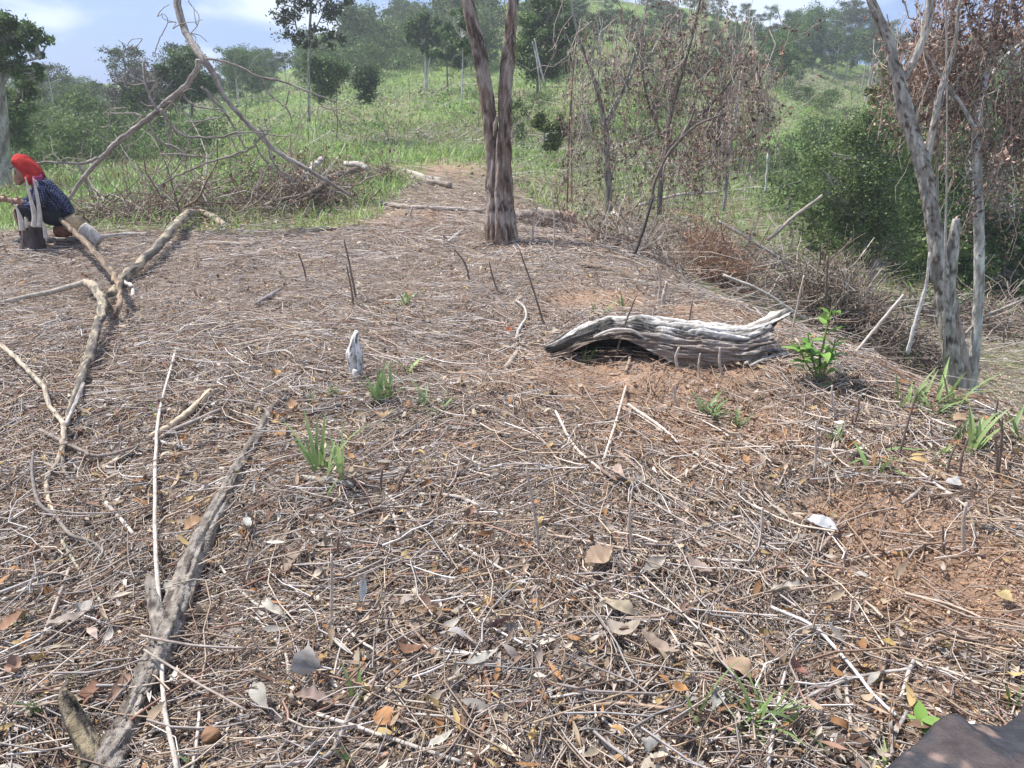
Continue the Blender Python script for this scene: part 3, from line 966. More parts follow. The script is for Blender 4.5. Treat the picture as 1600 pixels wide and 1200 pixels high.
# ---------------- fallen poles on the slopes
POLES = [
    ([(950, 325, 9), (975, 352, 10), (1000, 385, 9), (1015, 405, 8)], PALE, "pale peeled pole lying downhill right of the forked tree"),
    ([(975, 345, 6), (1010, 360, 6), (1035, 385, 6)], GREYB, "short grey pole beside the pale peeled pole"),
    ([(1020, 370, 5), (1060, 395, 5), (1095, 430, 5)], PALE, "thin pale pole lying below the thicket"),
    ([(905, 412, 8), (960, 422, 10), (1000, 440, 11)], (.17, .13, .10), "dark brown fallen pole under the thin twigs on the ridge edge"),
    ([(990, 440, 9), (1045, 448, 9), (1100, 462, 8)], (.20, .17, .14), "dark log half buried at the ridge edge above the pale hollow log"),
    ([(595, 318, 7), (640, 323, 8), (700, 326, 7), (755, 330, 6)], (.36, .31, .27), "long pale pole lying across the path left of the forked tree"),
    ([(590, 282, 8), (630, 276, 9), (670, 284, 9), (705, 290, 9)], (.28, .23, .19), "bent brown log crossing the far end of the path"),
    ([(632, 266, 9), (660, 276, 9), (690, 281, 7)], (.40, .36, .31), "short pale log lying on the bent brown log"),
    ([(478, 305, 9), (500, 292, 10), (530, 272, 10), (575, 262, 9)], (.16, .12, .09), "dark mossy branch rising from the twig heap"),
    ([(540, 255, 8), (560, 258, 9), (574, 262, 9)], (.42, .38, .34), "short pale cut branch on top of the twig heap"),
    ([(472, 282, 8), (485, 265, 9), (503, 248, 9)], (.40, .36, .32), "pale stub sticking up out of the twig heap"),
    ([(310, 378, 6), (350, 380, 7), (398, 382, 6)], (.33, .29, .26), "grey branch lying right of the curved mottled branch"),
    ([(700, 378, 4), (715, 366, 6), (733, 354, 5)], (.40, .36, .33), "short grey stick lying left of the forked tree base"),
    ([(1195, 330, 5), (1250, 320, 6), (1300, 312, 5)], GREYB, "grey pole lying across the green valley slope"),
    ([(1000, 320, 5), (1060, 305, 5), (1120, 300, 4)], PALE, "pale bowed pole above the reddish vine heap"),
    ([(985, 245, 6), (1040, 275, 6), (1100, 300, 6)], GREYB, "grey felled pole on the hillside behind the dry vines"),
    ([(955, 235, 6), (1005, 262, 6), (1050, 290, 5)], GREYB, "slim felled pole left of the grey felled pole on the hillside"),
    ([(1130, 430, 5), (1190, 455, 5), (1260, 500, 5)], PALE, "thin pale pole reaching down toward the leafy sapling"),
    ([(1120, 345, 5), (1180, 380, 5), (1245, 420, 4)], PALE, "thin pale pole slanting over the grey branch heap"),
    ([(1330, 560, 5), (1370, 510, 5), (1412, 460, 4)], PALE, "pale thin stick leaning over the shaded brushwood"),
    ([(1480, 560, 4), (1530, 500, 5), (1600, 468, 4)], (.30, .26, .22), "bowed dark stick arching right of the mottled tree"),
    ([(1200, 375, 6), (1240, 340, 6), (1285, 305, 5)], GREYB, "grey stick leaning on the left side of the green tree"),
]
for i, (s, c, lab) in enumerate(POLES):
    mb = MB()
    h = {8: .25, 9: .5, 10: .3, 14: .5, 19: .35, 20: .3, 21: .6}.get(i, 0)
    fixed = {17: 8.6, 18: 11.5, 19: gp(1330, 560)[1] + .1, 20: 7.6, 21: 11.5, 3: None, 4: None}.get(i)
    kw = dict(Y=fixed) if fixed else dict(h=h, lie=.8)
    limb(mb, s, k=8, n=6, wob=.2, rough=.15, seed=i, colf=patchy(np.array(c) * .8, np.array(c) * 1.15, None, 20, .5, i), **kw)
    o = mb.build("fallen_pole", M['barkfine'])
    tag(o, lab, "pole", "felled poles lying about")

# log with a cut end behind the forked tree
t = thing("fallen_log", "fallen log with fresh pinkish cut end behind the forked tree", "log", gp(850, 352))
mb = MB()
P, R = limb(mb, [(806, 338, 18), (840, 336, 20), (870, 338, 20), (890, 340, 20)], Y=10.2, k=16, n=6, colf=patchy((.20, .15, .12), (.28, .23, .2), None, 12), cap=True)
mb.build("log_body", M['bark'], t)
mb = MB()
T = P[-1] - P[-2]; T /= np.linalg.norm(T)
limb(mb, [(893, 360, 22), (893, 342, 20), (886, 332, 16)], Y=10.1, k=12, n=4, rough=.3, col=(.30, .17, .12))
mb.build("cut_end", M['wood'], t)


# ---------------- sticks lying in the foreground
STK = [
    ([(275, 545, 4), (250, 640, 6), (243, 720, 7), (242, 830, 8), (250, 960, 9), (255, 1090, 9), (278, 1210, 10)], PALE, .06, "very long thin pale stem running down beside the long grey log"),
    ([(330, 865, 5), (360, 905, 6), (395, 940, 6), (440, 962, 5)], PALE, .02, "pale bent stem from the long log toward a pale leaf"),
    ([(415, 1200, 8), (500, 1185, 9), (526, 1160, 9), (562, 1085, 8), (615, 1036, 6)], (.34, .29, .26), .03, "hooked grey stem curving up from the bottom edge"),
    ([(495, 1115, 8), (600, 1150, 8), (720, 1190, 7)], PALE, .02, "straight pale stem crossing the hooked grey stem"),
    ([(530, 1145, 10), (565, 1163, 12), (600, 1168, 12)], (.27, .22, .19), .0, "short thick brown stub beside the hooked grey stem"),
    ([(400, 965, 5), (444, 1018, 6), (450, 1050, 6), (460, 1078, 5)], PALE, .01, "pale crooked stem left of the broad grey leaf"),
    ([(535, 972, 5), (558, 998, 6), (590, 1018, 5)], (.55, .50, .45), .03, "pale forked twig above the brown leaf"),
    ([(440, 914, 5), (500, 918, 6), (555, 922, 5)], (.33, .29, .26), .02, "grey level stem left of the upright white leaf"),
    ([(575, 930, 5), (680, 930, 6), (800, 924, 6), (840, 915, 5)], (.38, .30, .24), .03, "long level tan stem right of the upright white leaf"),
    ([(604, 1036, 5), (606, 990, 6), (604, 940, 6), (640, 910, 6)], (.22, .18, .16), .03, "dark stem bent sharply over like a hook"),
    ([(617, 930, 7), (640, 975, 7), (690, 1030, 7)], (.24, .17, .13), .03, "brown stem slanting down from the dark hooked stem"),
    ([(608, 948, 5), (630, 990, 5), (662, 1042, 5)], (.38, .30, .25), .04, "thin tan stem crossing the red brown leaf"),
    ([(588, 1010, 6), (608, 1050, 7), (630, 1073, 7), (658, 1070, 6)], (.20, .15, .13), .02, "dark curved stem cupping bare soil below the brown leaf"),
    ([(757, 1040, 8), (765, 1100, 9), (752, 1150, 8), (740, 1210, 8)], (.27, .15, .10), .01, "reddish brown bent stem beside a forked white twig"),
    ([(885, 1110, 8), (950, 1100, 8), (1010, 1103, 8), (1072, 1112, 8)], (.36, .26, .19), .03, "thick tan bowed stem lying level near the bottom"),
    ([(858, 1090, 5), (915, 1083, 6), (985, 1085, 5)], (.48, .43, .38), .03, "pale bowed stem just above the thick tan one"),
    ([(815, 1002, 4), (880, 976, 5), (935, 962, 4)], (.34, .28, .24), .02, "grey brown stem rising toward the curled tan leaves"),
    ([(830, 960, 5), (900, 925, 6), (975, 896, 5)], (.34, .28, .25), .03, "straight grey stem pointing at the broad curled tan leaf"),
    ([(970, 965, 5), (1030, 962, 6), (1090, 938, 6), (1180, 900, 6), (1215, 884, 5)], (.30, .22, .17), .04, "long curved brown stem passing over the beige leaves"),
    ([(983, 1150, 7), (1000, 1095, 7), (1024, 1040, 7)], (.32, .27, .23), .02, "grey stem under the thick tan bowed one"),
    ([(1118, 1000, 6), (1148, 1065, 6), (1178, 1106, 5)], (.28, .21, .17), .05, "brown stem lying across the long rolled leaf"),
    ([(1030, 958, 4), (1048, 985, 5), (1062, 1008, 5)], (.50, .45, .40), .03, "short pale stem right of the beige leaf"),
    ([(1205, 948, 6), (1270, 978, 7), (1325, 1035, 7), (1365, 1085, 7), (1400, 1118, 7)], (.50, .48, .47), .05, "long silvery stem bowing down to the right"),
    ([(1215, 1118, 7), (1265, 1088, 7), (1315, 1065, 7), (1370, 1052, 7), (1425, 1045, 6)], (.36, .32, .29), .04, "grey crooked stem crossing the silvery bowed one"),
    ([(1200, 1200, 7), (1206, 1160, 8), (1215, 1105, 7), (1227, 1048, 6)], (.50, .46, .43), .02, "pale stem left of the crooked grey stem"),
    ([(1394, 1185, 8), (1398, 1150, 9), (1418, 1112, 8)], (.28, .26, .25), .02, "short dark grey stem left of the charred stump"),
    ([(1331, 1140, 8), (1324, 1090, 8), (1320, 1050, 7)], (.42, .36, .31), .02, "upright tan stem under the crooked grey stem"),
    ([(1370, 1150, 8), (1345, 1130, 8), (1330, 1118, 7)], (.42, .33, .25), .01, "short tan stem by the dark grey stem"),
    ([(1378, 1140, 5), (1376, 1085, 6), (1384, 1020, 6)], (.30, .22, .17), .03, "brown stem crossing under the silvery bowed one"),
    ([(1408, 1090, 7), (1420, 1050, 8), (1428, 1030, 7)], (.42, .38, .34), .03, "stubby grey stem at the tip of the crooked grey stem"),
    ([(1445, 1010, 5), (1485, 996, 5), (1550, 997, 4)], (.33, .26, .20), .02, "thin brown stem over the bare soil at the right"),
    ([(868, 642, 5), (900, 700, 6), (955, 745, 6)], (.50, .43, .37), .04, "pale stem slanting down to the pinkish curled leaf"),
    ([(982, 632, 6), (1030, 665, 6), (1060, 692, 5)], (.50, .43, .37), .04, "pale stem pointing down right on the red soil"),
    ([(1075, 700, 5), (1110, 722, 6), (1145, 740, 5)], (.48, .41, .35), .03, "pale stem in line with the one on the red soil"),
    ([(978, 603, 5), (965, 650, 5), (944, 716, 5)], (.50, .42, .35), .05, "slender pale stem leaning left on the red soil"),
    ([(965, 705, 7), (1020, 752, 7), (1095, 812, 7)], (.29, .22, .18), .02, "thick brown stem slanting down across the middle"),
    ([(930, 690, 5), (935, 715, 6), (942, 735, 6), (965, 752, 5)], (.24, .17, .13), .04, "dark curved stem left of the thick brown slanting one"),
    ([(1025, 765, 5), (1070, 740, 5), (1105, 718, 5)], (.38, .31, .25), .03, "tan stem rising right over the thick brown one"),
    ([(545, 727, 5), (620, 740, 5), (700, 750, 6), (760, 738, 5), (830, 722, 5)], (.37, .28, .21), .03, "long thin tan stem right of the two grass tufts"),
    ([(608, 775, 7), (660, 772, 7), (715, 776, 7), (748, 790, 6)], (.50, .44, .39), .02, "pale thick stem bowing right from the snapped twigs"),
    ([(600, 770, 6), (615, 805, 7), (624, 838, 6)], (.44, .38, .33), .01, "short grey stem hanging down from the snapped twigs"),
    ([(600, 768, 5), (635, 802, 6), (668, 832, 5)], (.50, .43, .37), .02, "straight pale stem slanting from the snapped twigs"),
    ([(655, 870, 5), (700, 845, 5), (736, 815, 5)], (.52, .47, .42), .02, "pale stem rising toward the thick bowed one"),
    ([(718, 852, 6), (760, 875, 6), (810, 905, 5)], (.52, .47, .43), .02, "white stem slanting right beyond the pale rising stem"),
    ([(995, 868, 5), (1060, 870, 6), (1170, 877, 5)], (.44, .38, .33), .03, "long level pale stem above the broad grey tan leaf"),
    ([(855, 835, 5), (900, 842, 6), (970, 856, 6), (1040, 862, 5)], (.36, .28, .22), .03, "long level brown stem above the broad curled tan leaf"),
    ([(233, 684, 12), (270, 662, 13), (300, 640, 14), (330, 612, 16)], (.45, .36, .26), .03, "thick tan broken stick between the two left branches"),
    ([(162, 735, 12), (185, 718, 14), (206, 704, 13)], (.44, .38, .30), .0, "short thick tan stick below the mottled branch"),
    ([(240, 690, 8), (280, 668, 9), (345, 640, 8)], (.31, .26, .23), .03, "grey stick beside the thick tan broken stick"),
    ([(230, 683, 7), (262, 693, 8), (292, 700, 6)], (.36, .34, .33), .02, "bluish grey stick meeting the thick tan broken stick"),
    ([(436, 662, 9), (470, 650, 10), (530, 634, 10), (590, 628, 9), (635, 630, 7)], (.085, .075, .07), .01, "black charred stick lying behind the grass tufts"),
    ([(1430, 732, 5), (1470, 762, 6), (1510, 792, 6)], (.52, .46, .42), .03, "pale stem slanting down right of the long green blades"),
    ([(1510, 790, 6), (1520, 815, 6), (1524, 860, 5)], (.22, .18, .15), .02, "dark stem hanging below the end of the pale slanting stem"),
    ([(1282, 858, 6), (1298, 838, 7), (1320, 805, 6), (1356, 785, 4)], (.24, .18, .14), .05, "dark curved stem over the white scrap"),
    ([(1350, 872, 6), (1405, 860, 7), (1462, 849, 6)], (.38, .31, .26), .02, "thick tan stem on the bare soil right of the white scrap"),
    ([(1410, 786, 6), (1430, 772, 7), (1448, 752, 6)], (.27, .23, .20), .03, "short dark stem below the long green blades"),
    ([(1300, 660, 4), (1330, 680, 5), (1358, 705, 4)], (.50, .46, .42), .02, "white stem ending at the long green blades"),
    ([(0, 1093, 8), (45, 1100, 9), (86, 1112, 8)], (.55, .50, .46), .01, "thick pale stem at the lower left edge"),
    ([(64, 1000, 6), (85, 950, 7), (108, 888, 6)], (.33, .28, .24), .05, "thin brown stem leaning up at the left"),
    ([(220, 993, 5), (300, 1008, 5), (385, 1013, 5)], (.30, .25, .22), .14, "thin stem crossing over the long grey log"),
    ([(225, 1015, 5), (300, 1062, 5), (385, 1110, 5)], (.32, .27, .23), .14, "thin stem slanting across the long grey log"),
    ([(252, 1092, 8), (262, 1140, 9), (282, 1205, 9)], (.54, .49, .44), .03, "pale thick stem right of the lower end of the log"),
    ([(300, 1205, 6), (308, 1150, 7), (313, 1092, 6)], (.47, .42, .37), .03, "upright pale stem beside the round brown husk"),
    ([(165, 785, 8), (190, 812, 9), (208, 835, 7)], (.52, .46, .41), .02, "short pale stick left of the long thin stem"),
    ([(95, 843, 6), (130, 900, 7), (160, 945, 7)], (.33, .31, .24), .03, "olive grey stem slanting down at the left"),
    ([(0, 940, 8), (50, 915, 9), (105, 893, 7)], (.46, .41, .37), .02, "grey stalk at the left edge below the crooked branch"),
    ([(790, 575, 12), (805, 555, 11), (822, 528, 6)], (.29, .24, .20), .02, "forked brown snag standing left of the pale hollow log"),
    ([(806, 530, 7), (812, 512, 6), (822, 495, 5), (818, 478, 5), (806, 470, 4)], (.40, .37, .34), .06, "crooked grey twig above the forked brown snag"),
    ([(400, 475, 7), (420, 463, 9), (438, 452, 7)], (.22, .20, .19), .02, "short dark stick on the flat ground left of the middle"),
    ([(450, 745, 8), (500, 748, 12), (553, 758, 12)], (.34, .32, .27), .01, "flat greenish grey bark slab under the grass tufts"),
    ([(815, 660, 4), (850, 690, 4), (885, 740, 4)], (.27, .20, .16), .05, "thin dark stem left of the pale slanting stem"),
]
WSC = .78
for i, (s, c, h, lab) in enumerate(STK):
    mb = MB()
    limb(mb, s, h=h * .6, lie=.7, k=8, n=6, wob=.10, rough=.06, seed=i + 40, colf=patchy(np.array(c) * .85, np.array(c) * 1.12, None, 40, .5, i))
    o = mb.build("dry_stick", M['barkfine'])
    tag(o, lab, "stick", "dry sticks lying on the ridge")

WSC = 1.0
# ---------------- thin dead stems standing up: base, top, width, colour
UPR = [
    (557, 466, 537, 372, 3.2, "dark stem standing tallest left of the path"), (553, 478, 541, 414, 3, "dark stem just below the tallest one"),
    (853, 512, 811, 388, 3.2, "long dark stem leaning left below the forked tree"), (734, 440, 709, 388, 3, "short dark stem leaning left of the long leaning one"),
    (779, 455, 764, 408, 3, "short dark stem between the path and the long leaning stem"), (959, 565, 994, 462, 3.4, "dark stem leaning right in front of the pale log"),
    (1062, 548, 1082, 470, 3.2, "thin brown stem across the middle of the pale log"), (1032, 564, 1033, 532, 5, "pale stub standing on the red mound"),
    (1061, 578, 1061, 542, 4.5, "pale stub right of the first on the red mound"), (1094, 590, 1094, 552, 3.5, "thin stub at the right of the red mound"),
    (1130, 588, 1125, 543, 4, "pale stem below the middle of the pale log"), (1236, 522, 1256, 430, 3.2, "thin stem standing left of the leafy sapling"),
    (1402, 717, 1434, 608, 4, "brown stem standing among the grass at the right"), (1553, 748, 1553, 678, 4.5, "dark straight stem at the right edge, one of a close pair"),
    (1559, 746, 1566, 650, 4.5, "taller brown stem of the close pair at the right edge"), (1500, 748, 1513, 684, 4, "dark stem left of the close pair at the right edge"),
    (1478, 740, 1496, 690, 3.5, "brown stem behind the whitish stone leaf at the right"), (1541, 680, 1560, 622, 3.5, "dark stem leaning right above the close pair"),
    (595, 770, 598, 731, 4.5, "snapped dark twig pointing up in the middle foreground"), (615, 772, 643, 722, 4.5, "snapped dark twig leaning right beside the upright one"),
    (529, 870, 529, 838, 4, "short dark stub below the grass tufts"), (517, 980, 518, 866, 5.5, "straight grey stem left of the upright white leaf"),
    (990, 860, 986, 782, 4.5, "pale upright stem in the right middle foreground"), (844, 862, 822, 730, 5, "pale stem leaning left, tallest in the middle foreground"),
    (1182, 852, 1191, 793, 5, "crooked pale stem left of the white scrap"), (1272, 745, 1275, 660, 4, "thin pale stem above the white scrap"),
    (1313, 662, 1300, 602, 4, "pale stem below the leafy sapling"), (1331, 668, 1342, 622, 3.5, "brown stem right of the pale one below the sapling"),
    (1507, 866, 1510, 785, 6, "white stem standing on the bare soil at the right"), (1036, 480, 1042, 440, 7, "thick tan stake standing behind the pale log"),
    (1028, 470, 1026, 412, 4, "thin pale stem beside the thick tan stake"), (1060, 640, 1052, 600, 4, "short stem standing on the red soil"),
    (988, 402, 1021, 305, 5, "black thin pole leaning right over the slope"), (480, 440, 466, 395, 3, "dark stem standing alone left of the tallest one"),
    (893, 330, 893, 130, 3, "tall thin reddish stem right of the forked tree"), (886, 330, 900, 60, 2.6, "tallest thin dark stem right of the forked tree"),
    (833, 380, 840, 320, 3, "whitish thin stem in front of the log behind the forked tree"), (865, 395, 862, 300, 2.6, "thin stem right of the whitish one"),
    (655, 1000, 652, 960, 3, "tiny stem by the slanting brown stem"), (1475, 870, 1473, 820, 4, "dark stem between the tan stem and the white one"),
    (645, 345, 645, 322, 4, "short pale stub in front of the long pole across the path"), (1200, 545, 1212, 500, 4, "thin stem against the right end of the pale log"),
]
for i, (bx, by, tx, ty, w, lab) in enumerate(UPR):
    b = gp(bx, by)
    Y = b[1]
    mb = MB()
    c = (.17, .125, .10) if ("dark" in lab or "black" in lab or "brown" in lab) else ((.30, .17, .12) if "reddish" in lab else (.44, .37, .31))
    if "black" in lab: c = (.07, .06, .055)
    rr = np.random.default_rng(i)
    mx, my = (bx + tx) / 2 + rr.normal(0, 3), (by + ty) / 2
    limb(mb, [(bx, by + 4, w * 1.1), (mx, my, w), (tx, ty, w * .7)], Y=Y, k=6, n=6, wob=.12, seed=i, col=c)
    o = mb.build("upright_twig", M['barkfine'])
    tag(o, lab, "twig", "thin dead stems standing on the ridge")

# ---------------- single dead leaves and scraps
LV = [
    (388, 825, 48, -55, (.60, .59, .55), .30, "small whitish leaf right of the long grey log"), (428, 955, 66, -28, (.58, .54, .46), .32, "pale cream leaf lying below the long log's middle"),
    (567, 937, 46, 88, (.66, .65, .62), .36, "white pointed leaf standing upright in the foreground"), (481, 1055, 62, 80, (.42, .39, .36), .85, "broad bluish grey leaf in the lower foreground"),
    (490, 1093, 84, -18, (.36, .27, .23), .34, "mauve brown leaf tucked under the broad grey leaf"), (408, 1092, 58, -48, (.46, .43, .37), .45, "pale grey leaf left of the broad grey leaf"),
    (640, 1020, 66, 12, (.30, .16, .10), .38, "red brown leaf under the slanting stems"), (716, 996, 62, -16, (.40, .37, .36), .28, "rolled grey leaf right of the red brown one"),
    (780, 980, 62, 32, (.30, .18, .15), .32, "dark reddish leaf pointing up right"), (600, 1125, 46, -25, (.50, .26, .12), .75, "orange crumpled leaf below the dark curved stem"),
    (752, 1034, 58, 22, (.62, .58, .50), .22, "narrow white leaf right of the dark curved stem"), (688, 1162, 48, 35, (.60, .56, .47), .30, "narrow pale leaf near the bottom middle"),
    (505, 1032, 22, 70, (.50, .32, .14), .5, "tiny orange leaf right of the broad grey leaf"), (1152, 1042, 108, -38, (.42, .29, .20), .30, "long rolled tan leaf in the lower right middle"),
    (1248, 1055, 64, -42, (.34, .17, .13), .26, "narrow reddish leaf right of the long rolled one"), (1226, 924, 92, 8, (.56, .50, .42), .20, "long pale bark strip left of the silvery stem"),
    (936, 874, 54, 25, (.46, .33, .23), .62, "broad curled tan leaf in the right middle foreground"), (1022, 888, 52, 30, (.40, .35, .30), .45, "grey tan folded leaf right of the broad curled one"),
    (1100, 898, 66, -36, (.42, .32, .27), .30, "mauve leaf lying beyond the folded grey tan one"), (972, 952, 74, -16, (.46, .38, .27), .28, "narrow tan leaf above the large beige leaf"),
    (972, 990, 84, 4, (.50, .42, .33), .36, "large beige leaf with a folded edge"), (1032, 1018, 76, -45, (.38, .29, .23), .28, "brown leaf slanting down from the large beige leaf"),
    (1058, 1150, 62, -70, (.36, .31, .27), .50, "grey brown leaf standing near the bottom"), (1012, 1168, 58, 32, (.46, .44, .40), .36, "pale grey leaf left of the grey brown standing one"),
    (926, 1182, 44, 35, (.52, .42, .31), .40, "tan leaf at the bottom beside a small orange leaf"), (1070, 1056, 28, 65, (.56, .38, .16), .5, "small yellow orange leaf left of the thin grass blades"),
    (1064, 1082, 30, -30, (.52, .28, .12), .6, "crumpled orange leaf below the yellow orange one"), (966, 1146, 28, -35, (.52, .32, .14), .45, "small ochre leaf left of the grey brown leaf"),
    (967, 1190, 26, -35, (.50, .32, .15), .45, "small ochre leaf at the bottom edge"), (1281, 822, 50, -30, (.56, .57, .60), .50, "crumpled white scrap lying on the brown litter"),
    (966, 740, 42, -65, (.50, .38, .32), .36, "pinkish curled leaf in the middle right"), (306, 820, 40, 18, (.44, .27, .16), .6, "orange brown broken leaf beside the long log"),
    (217, 770, 22, 40, (.50, .33, .19), .7, "small orange leaf left of the long thin stem"), (142, 1085, 70, 62, (.32, .17, .11), .30, "long red brown leaf at the lower left"),
    (190, 1075, 56, 75, (.38, .24, .17), .26, "curled brown leaf right of the long red brown one"), (1490, 757, 26, 20, (.52, .50, .48), .7, "whitish rounded leaf at the right"),
    (548, 743, 26, 10, (.56, .42, .29), .7, "pale curled leaf on the greenish bark slab"), (741, 648, 16, 0, (.58, .48, .35), .8, "small cream leaf lying alone in the middle"),
    (597, 650, 24, 80, (.50, .31, .18), .8, "orange leaf below the grass clump in the middle"), (638, 635, 24, -10, (.46, .24, .12), .6, "rusty leaf at the end of the black stick"),
    (442, 678, 42, -60, (.44, .25, .14), .4, "rusty leaf right of the long log's upper end"), (460, 638, 34, -30, (.50, .32, .20), .4, "peach coloured leaf above the black stick"),
    (1568, 935, 28, -70, (.52, .40, .20), .6, "yellowish leaf at the far right"), (1387, 1010, 24, -20, (.52, .36, .14), .7, "golden leaf above the crooked grey stem"),
    (1120, 1095, 46, 60, (.50, .50, .44), .45, "greenish white leaf beside the thin grass blades"), (636, 872, 22, 30, (.44, .34, .16), .7, "yellow brown leaf in the middle foreground"),
    (735, 803, 36, 40, (.34, .20, .14), .36, "brown leaf under the end of the thick pale stem"), (268, 918, 34, 35, (.62, .59, .48), .35, "cream leaf on the left flank of the long log"),
    (133, 955, 44, 18, (.50, .47, .42), .45, "pale shrivelled leaf at the left"), (104, 1022, 42, 30, (.60, .56, .48), .25, "narrow cream leaf left of the long log"),
    (145, 990, 40, -35, (.52, .40, .34), .30, "pinkish narrow leaf left of the long log"), (25, 1050, 44, -45, (.40, .25, .18), .5, "brown leaf near the left edge"),
    (10, 985, 60, 50, (.42, .24, .15), .34, "rusty leaf cut by the left edge"), (105, 975, 66, 15, (.46, .38, .32), .30, "tan leaf above the cream narrow one at the left"),
    (1570, 720, 26, -10, (.46, .28, .16), .6, "orange leaf at the right edge below the grass"), (1500, 655, 28, 15, (.48, .33, .20), .6, "tan leaf among the grass at the right"),
    (430, 583, 18, 80, (.54, .32, .14), .8, "bright orange leaf left of the white weathered stump"), (797, 518, 14, 0, (.55, .16, .08), .8, "tiny red leaf by the crooked grey twig"),
    (866, 519, 18, 5, (.60, .50, .36), .7, "cream round leaf left of the pale log"), (630, 650, 30, -20, (.50, .42, .34), .3, "pale narrow leaf right of the grass clump"),
    (725, 730, 36, 45, (.32, .22, .16), .4, "brown leaf right of the long thin tan stem"), (460, 875, 60, 55, (.38, .29, .22), .35, "grey brown leaf heap leaf left of the short dark stub"),
    (655, 795, 34, 0, (.58, .56, .52), .22, "white sliver below the thick pale bowed stem"), (640, 845, 52, 10, (.44, .34, .24), .26, "tan rolled leaf below the straight pale stem"),
]
for i, (px, py, ln, ang, c, wr, lab) in enumerate(LV):
    rng = np.random.default_rng(900 + i)
    p = gp(px, py, .03)
    s = scale_at(px, py, p[1])
    # photograph angle to heading on the ground: undo the foreshortening
    va = math.radians(ang)
    gyf = 1.0 / max(.25, abs(ray(px, py)[2]) / np.linalg.norm(ray(px, py)))
    stand = abs(math.sin(va)) > .93 and ("standing" in lab or "upright" in lab or "broad bluish" in lab)
    dx, dy = math.cos(va), math.sin(va) * (1 if stand else gyf * .8)
    hd = math.atan2(dy, dx)
    L = ln * s * min(1.2, math.hypot(dx, dy))
    Rz = rotz(np.array([hd]))
    tl = math.radians(rng.uniform(-12, 12)) - (math.radians(50) if stand else 0)
    ct, st = math.cos(tl), math.sin(tl)
    Ry = np.array([[ct, 0, st], [0, 1, 0], [-st, 0, ct]])
    rl = rng.uniform(-.35, .35) + .25
    Rx = np.array([[1, 0, 0], [0, math.cos(rl), -math.sin(rl)], [0, math.sin(rl), math.cos(rl)]])
    mb = MB()
    org = p + np.array([0, 0, .012 + (L * .35 if stand else 0)])
    bulk_leaves(mb, org[None], Rz @ Ry @ Rx, np.array([L]), np.array([L * wr * 1.0]), np.array([c]) * .72, rng, 1.1, .5, 12)
    V0 = mb.V[0]; e = (fbm(V0[:, 0] * 90, V0[:, 1] * 90, i, 2) - .5)[:, None]
    V0 += (V0 - org) * e * .35 + np.array([0, 0, 1]) * e * L * .12
    mid = (np.arange(len(V0)) % 3 == 1)[:, None]
    mb.C[0] = mb.C[0] * (1 + 1.1 * e) * np.where(mid, .8, 1.0)
    o = mb.build("dead_leaf", M['leafdry'])
    tag(o, lab, "dead leaf", "larger dead leaves on the ridge")

# round brown husk
p = gp(330, 1150, .03)
mb = MB()
q = np.linspace(-1, 1, 9)
P = p[None] + np.array([.9, .25, .35])[None] * q[:, None] * .024
tube(mb, P, .021 * np.sqrt(np.clip(1.02 - q ** 2, 0.02, 1)) * (1 - .25 * q), 24, (.26, .15, .085), .5, 5, groove=.3)
tag(mb.build("seed_husk", M['leafdry']), "round orange brown husk right of the long log's lower end", "husk")


# ---------------- mottled crooked branches at the left
WSC = .80
MOTT = dict(c1=(.13, .115, .10), c2=(.36, .30, .215), c3=(.07, .06, .055))
t = thing("crooked_branch", "crooked mottled cream and grey branch arching over the ground at the left", "branch", gp(195, 435))
mb = MB()
fm = patchy(MOTT['c1'], MOTT['c2'], MOTT['c3'], 26, .5, 7)
fp = patchy((.30, .26, .21), (.36, .29, .21), None, 14, .5, 8)
limb(mb, [(352, 354, 13, 0), (335, 340, 14, .06), (312, 332, 14, .12), (293, 333, 15, .14)], h=0, k=14, n=6, colf=fp, seed=2)
limb(mb, [(295, 333, 15, .14), (280, 345, 17, .14), (262, 368, 16, .14), (236, 396, 17, .12), (210, 418, 18, .08), (192, 436, 16, .05)], h=0, k=14, n=6, rough=.24, wob=.16, colf=fm, seed=3)
mb.build("upper_limb", M['barkfine'], t)
mb = MB()
limb(mb, [(192, 434, 15, .05), (183, 448, 16, .06), (172, 460, 15, .08)], h=0, k=12, n=5, rough=.24, wob=.16, colf=fm, seed=4)
limb(mb, [(188, 438, 9, .06), (205, 447, 9, .04), (208, 455, 8, .02), (203, 487, 6, 0)], h=0, k=10, n=5, rough=.24, wob=.16, colf=patchy((.42, .38, .34), (.5, .46, .42), None), seed=4)
mb.build("fork", M['barkfine'], t)

t = thing("crooked_branch", "knobbly cream and charcoal branch bending down from a flat fork at the left", "branch", gp(150, 520))
mb = MB()
limb(mb, [(132, 440, 15, .10), (145, 448, 18, .14), (158, 464, 19, .16), (160, 480, 17, .16), (154, 502, 16, .13), (148, 522, 17, .10), (141, 548, 18, .08), (133, 575, 17, .07), (124, 600, 14, .06), (112, 630, 11, .05), (104, 660, 9, .04)], h=0, k=16, n=6, rough=.26, wob=.16, colf=fm, seed=9)
mb.build("main_limb", M['barkfine'], t)
mb = MB()
limb(mb, [(0, 474, 9, 0), (40, 464, 9, .03), (80, 456, 10, .05), (112, 447, 11, .08), (134, 441, 12, .10)], h=.01, k=12, n=6, rough=.1, colf=patchy((.42, .37, .29), (.34, .30, .25), None), seed=9)
mb.build("side_limb", M['barkfine'], t)

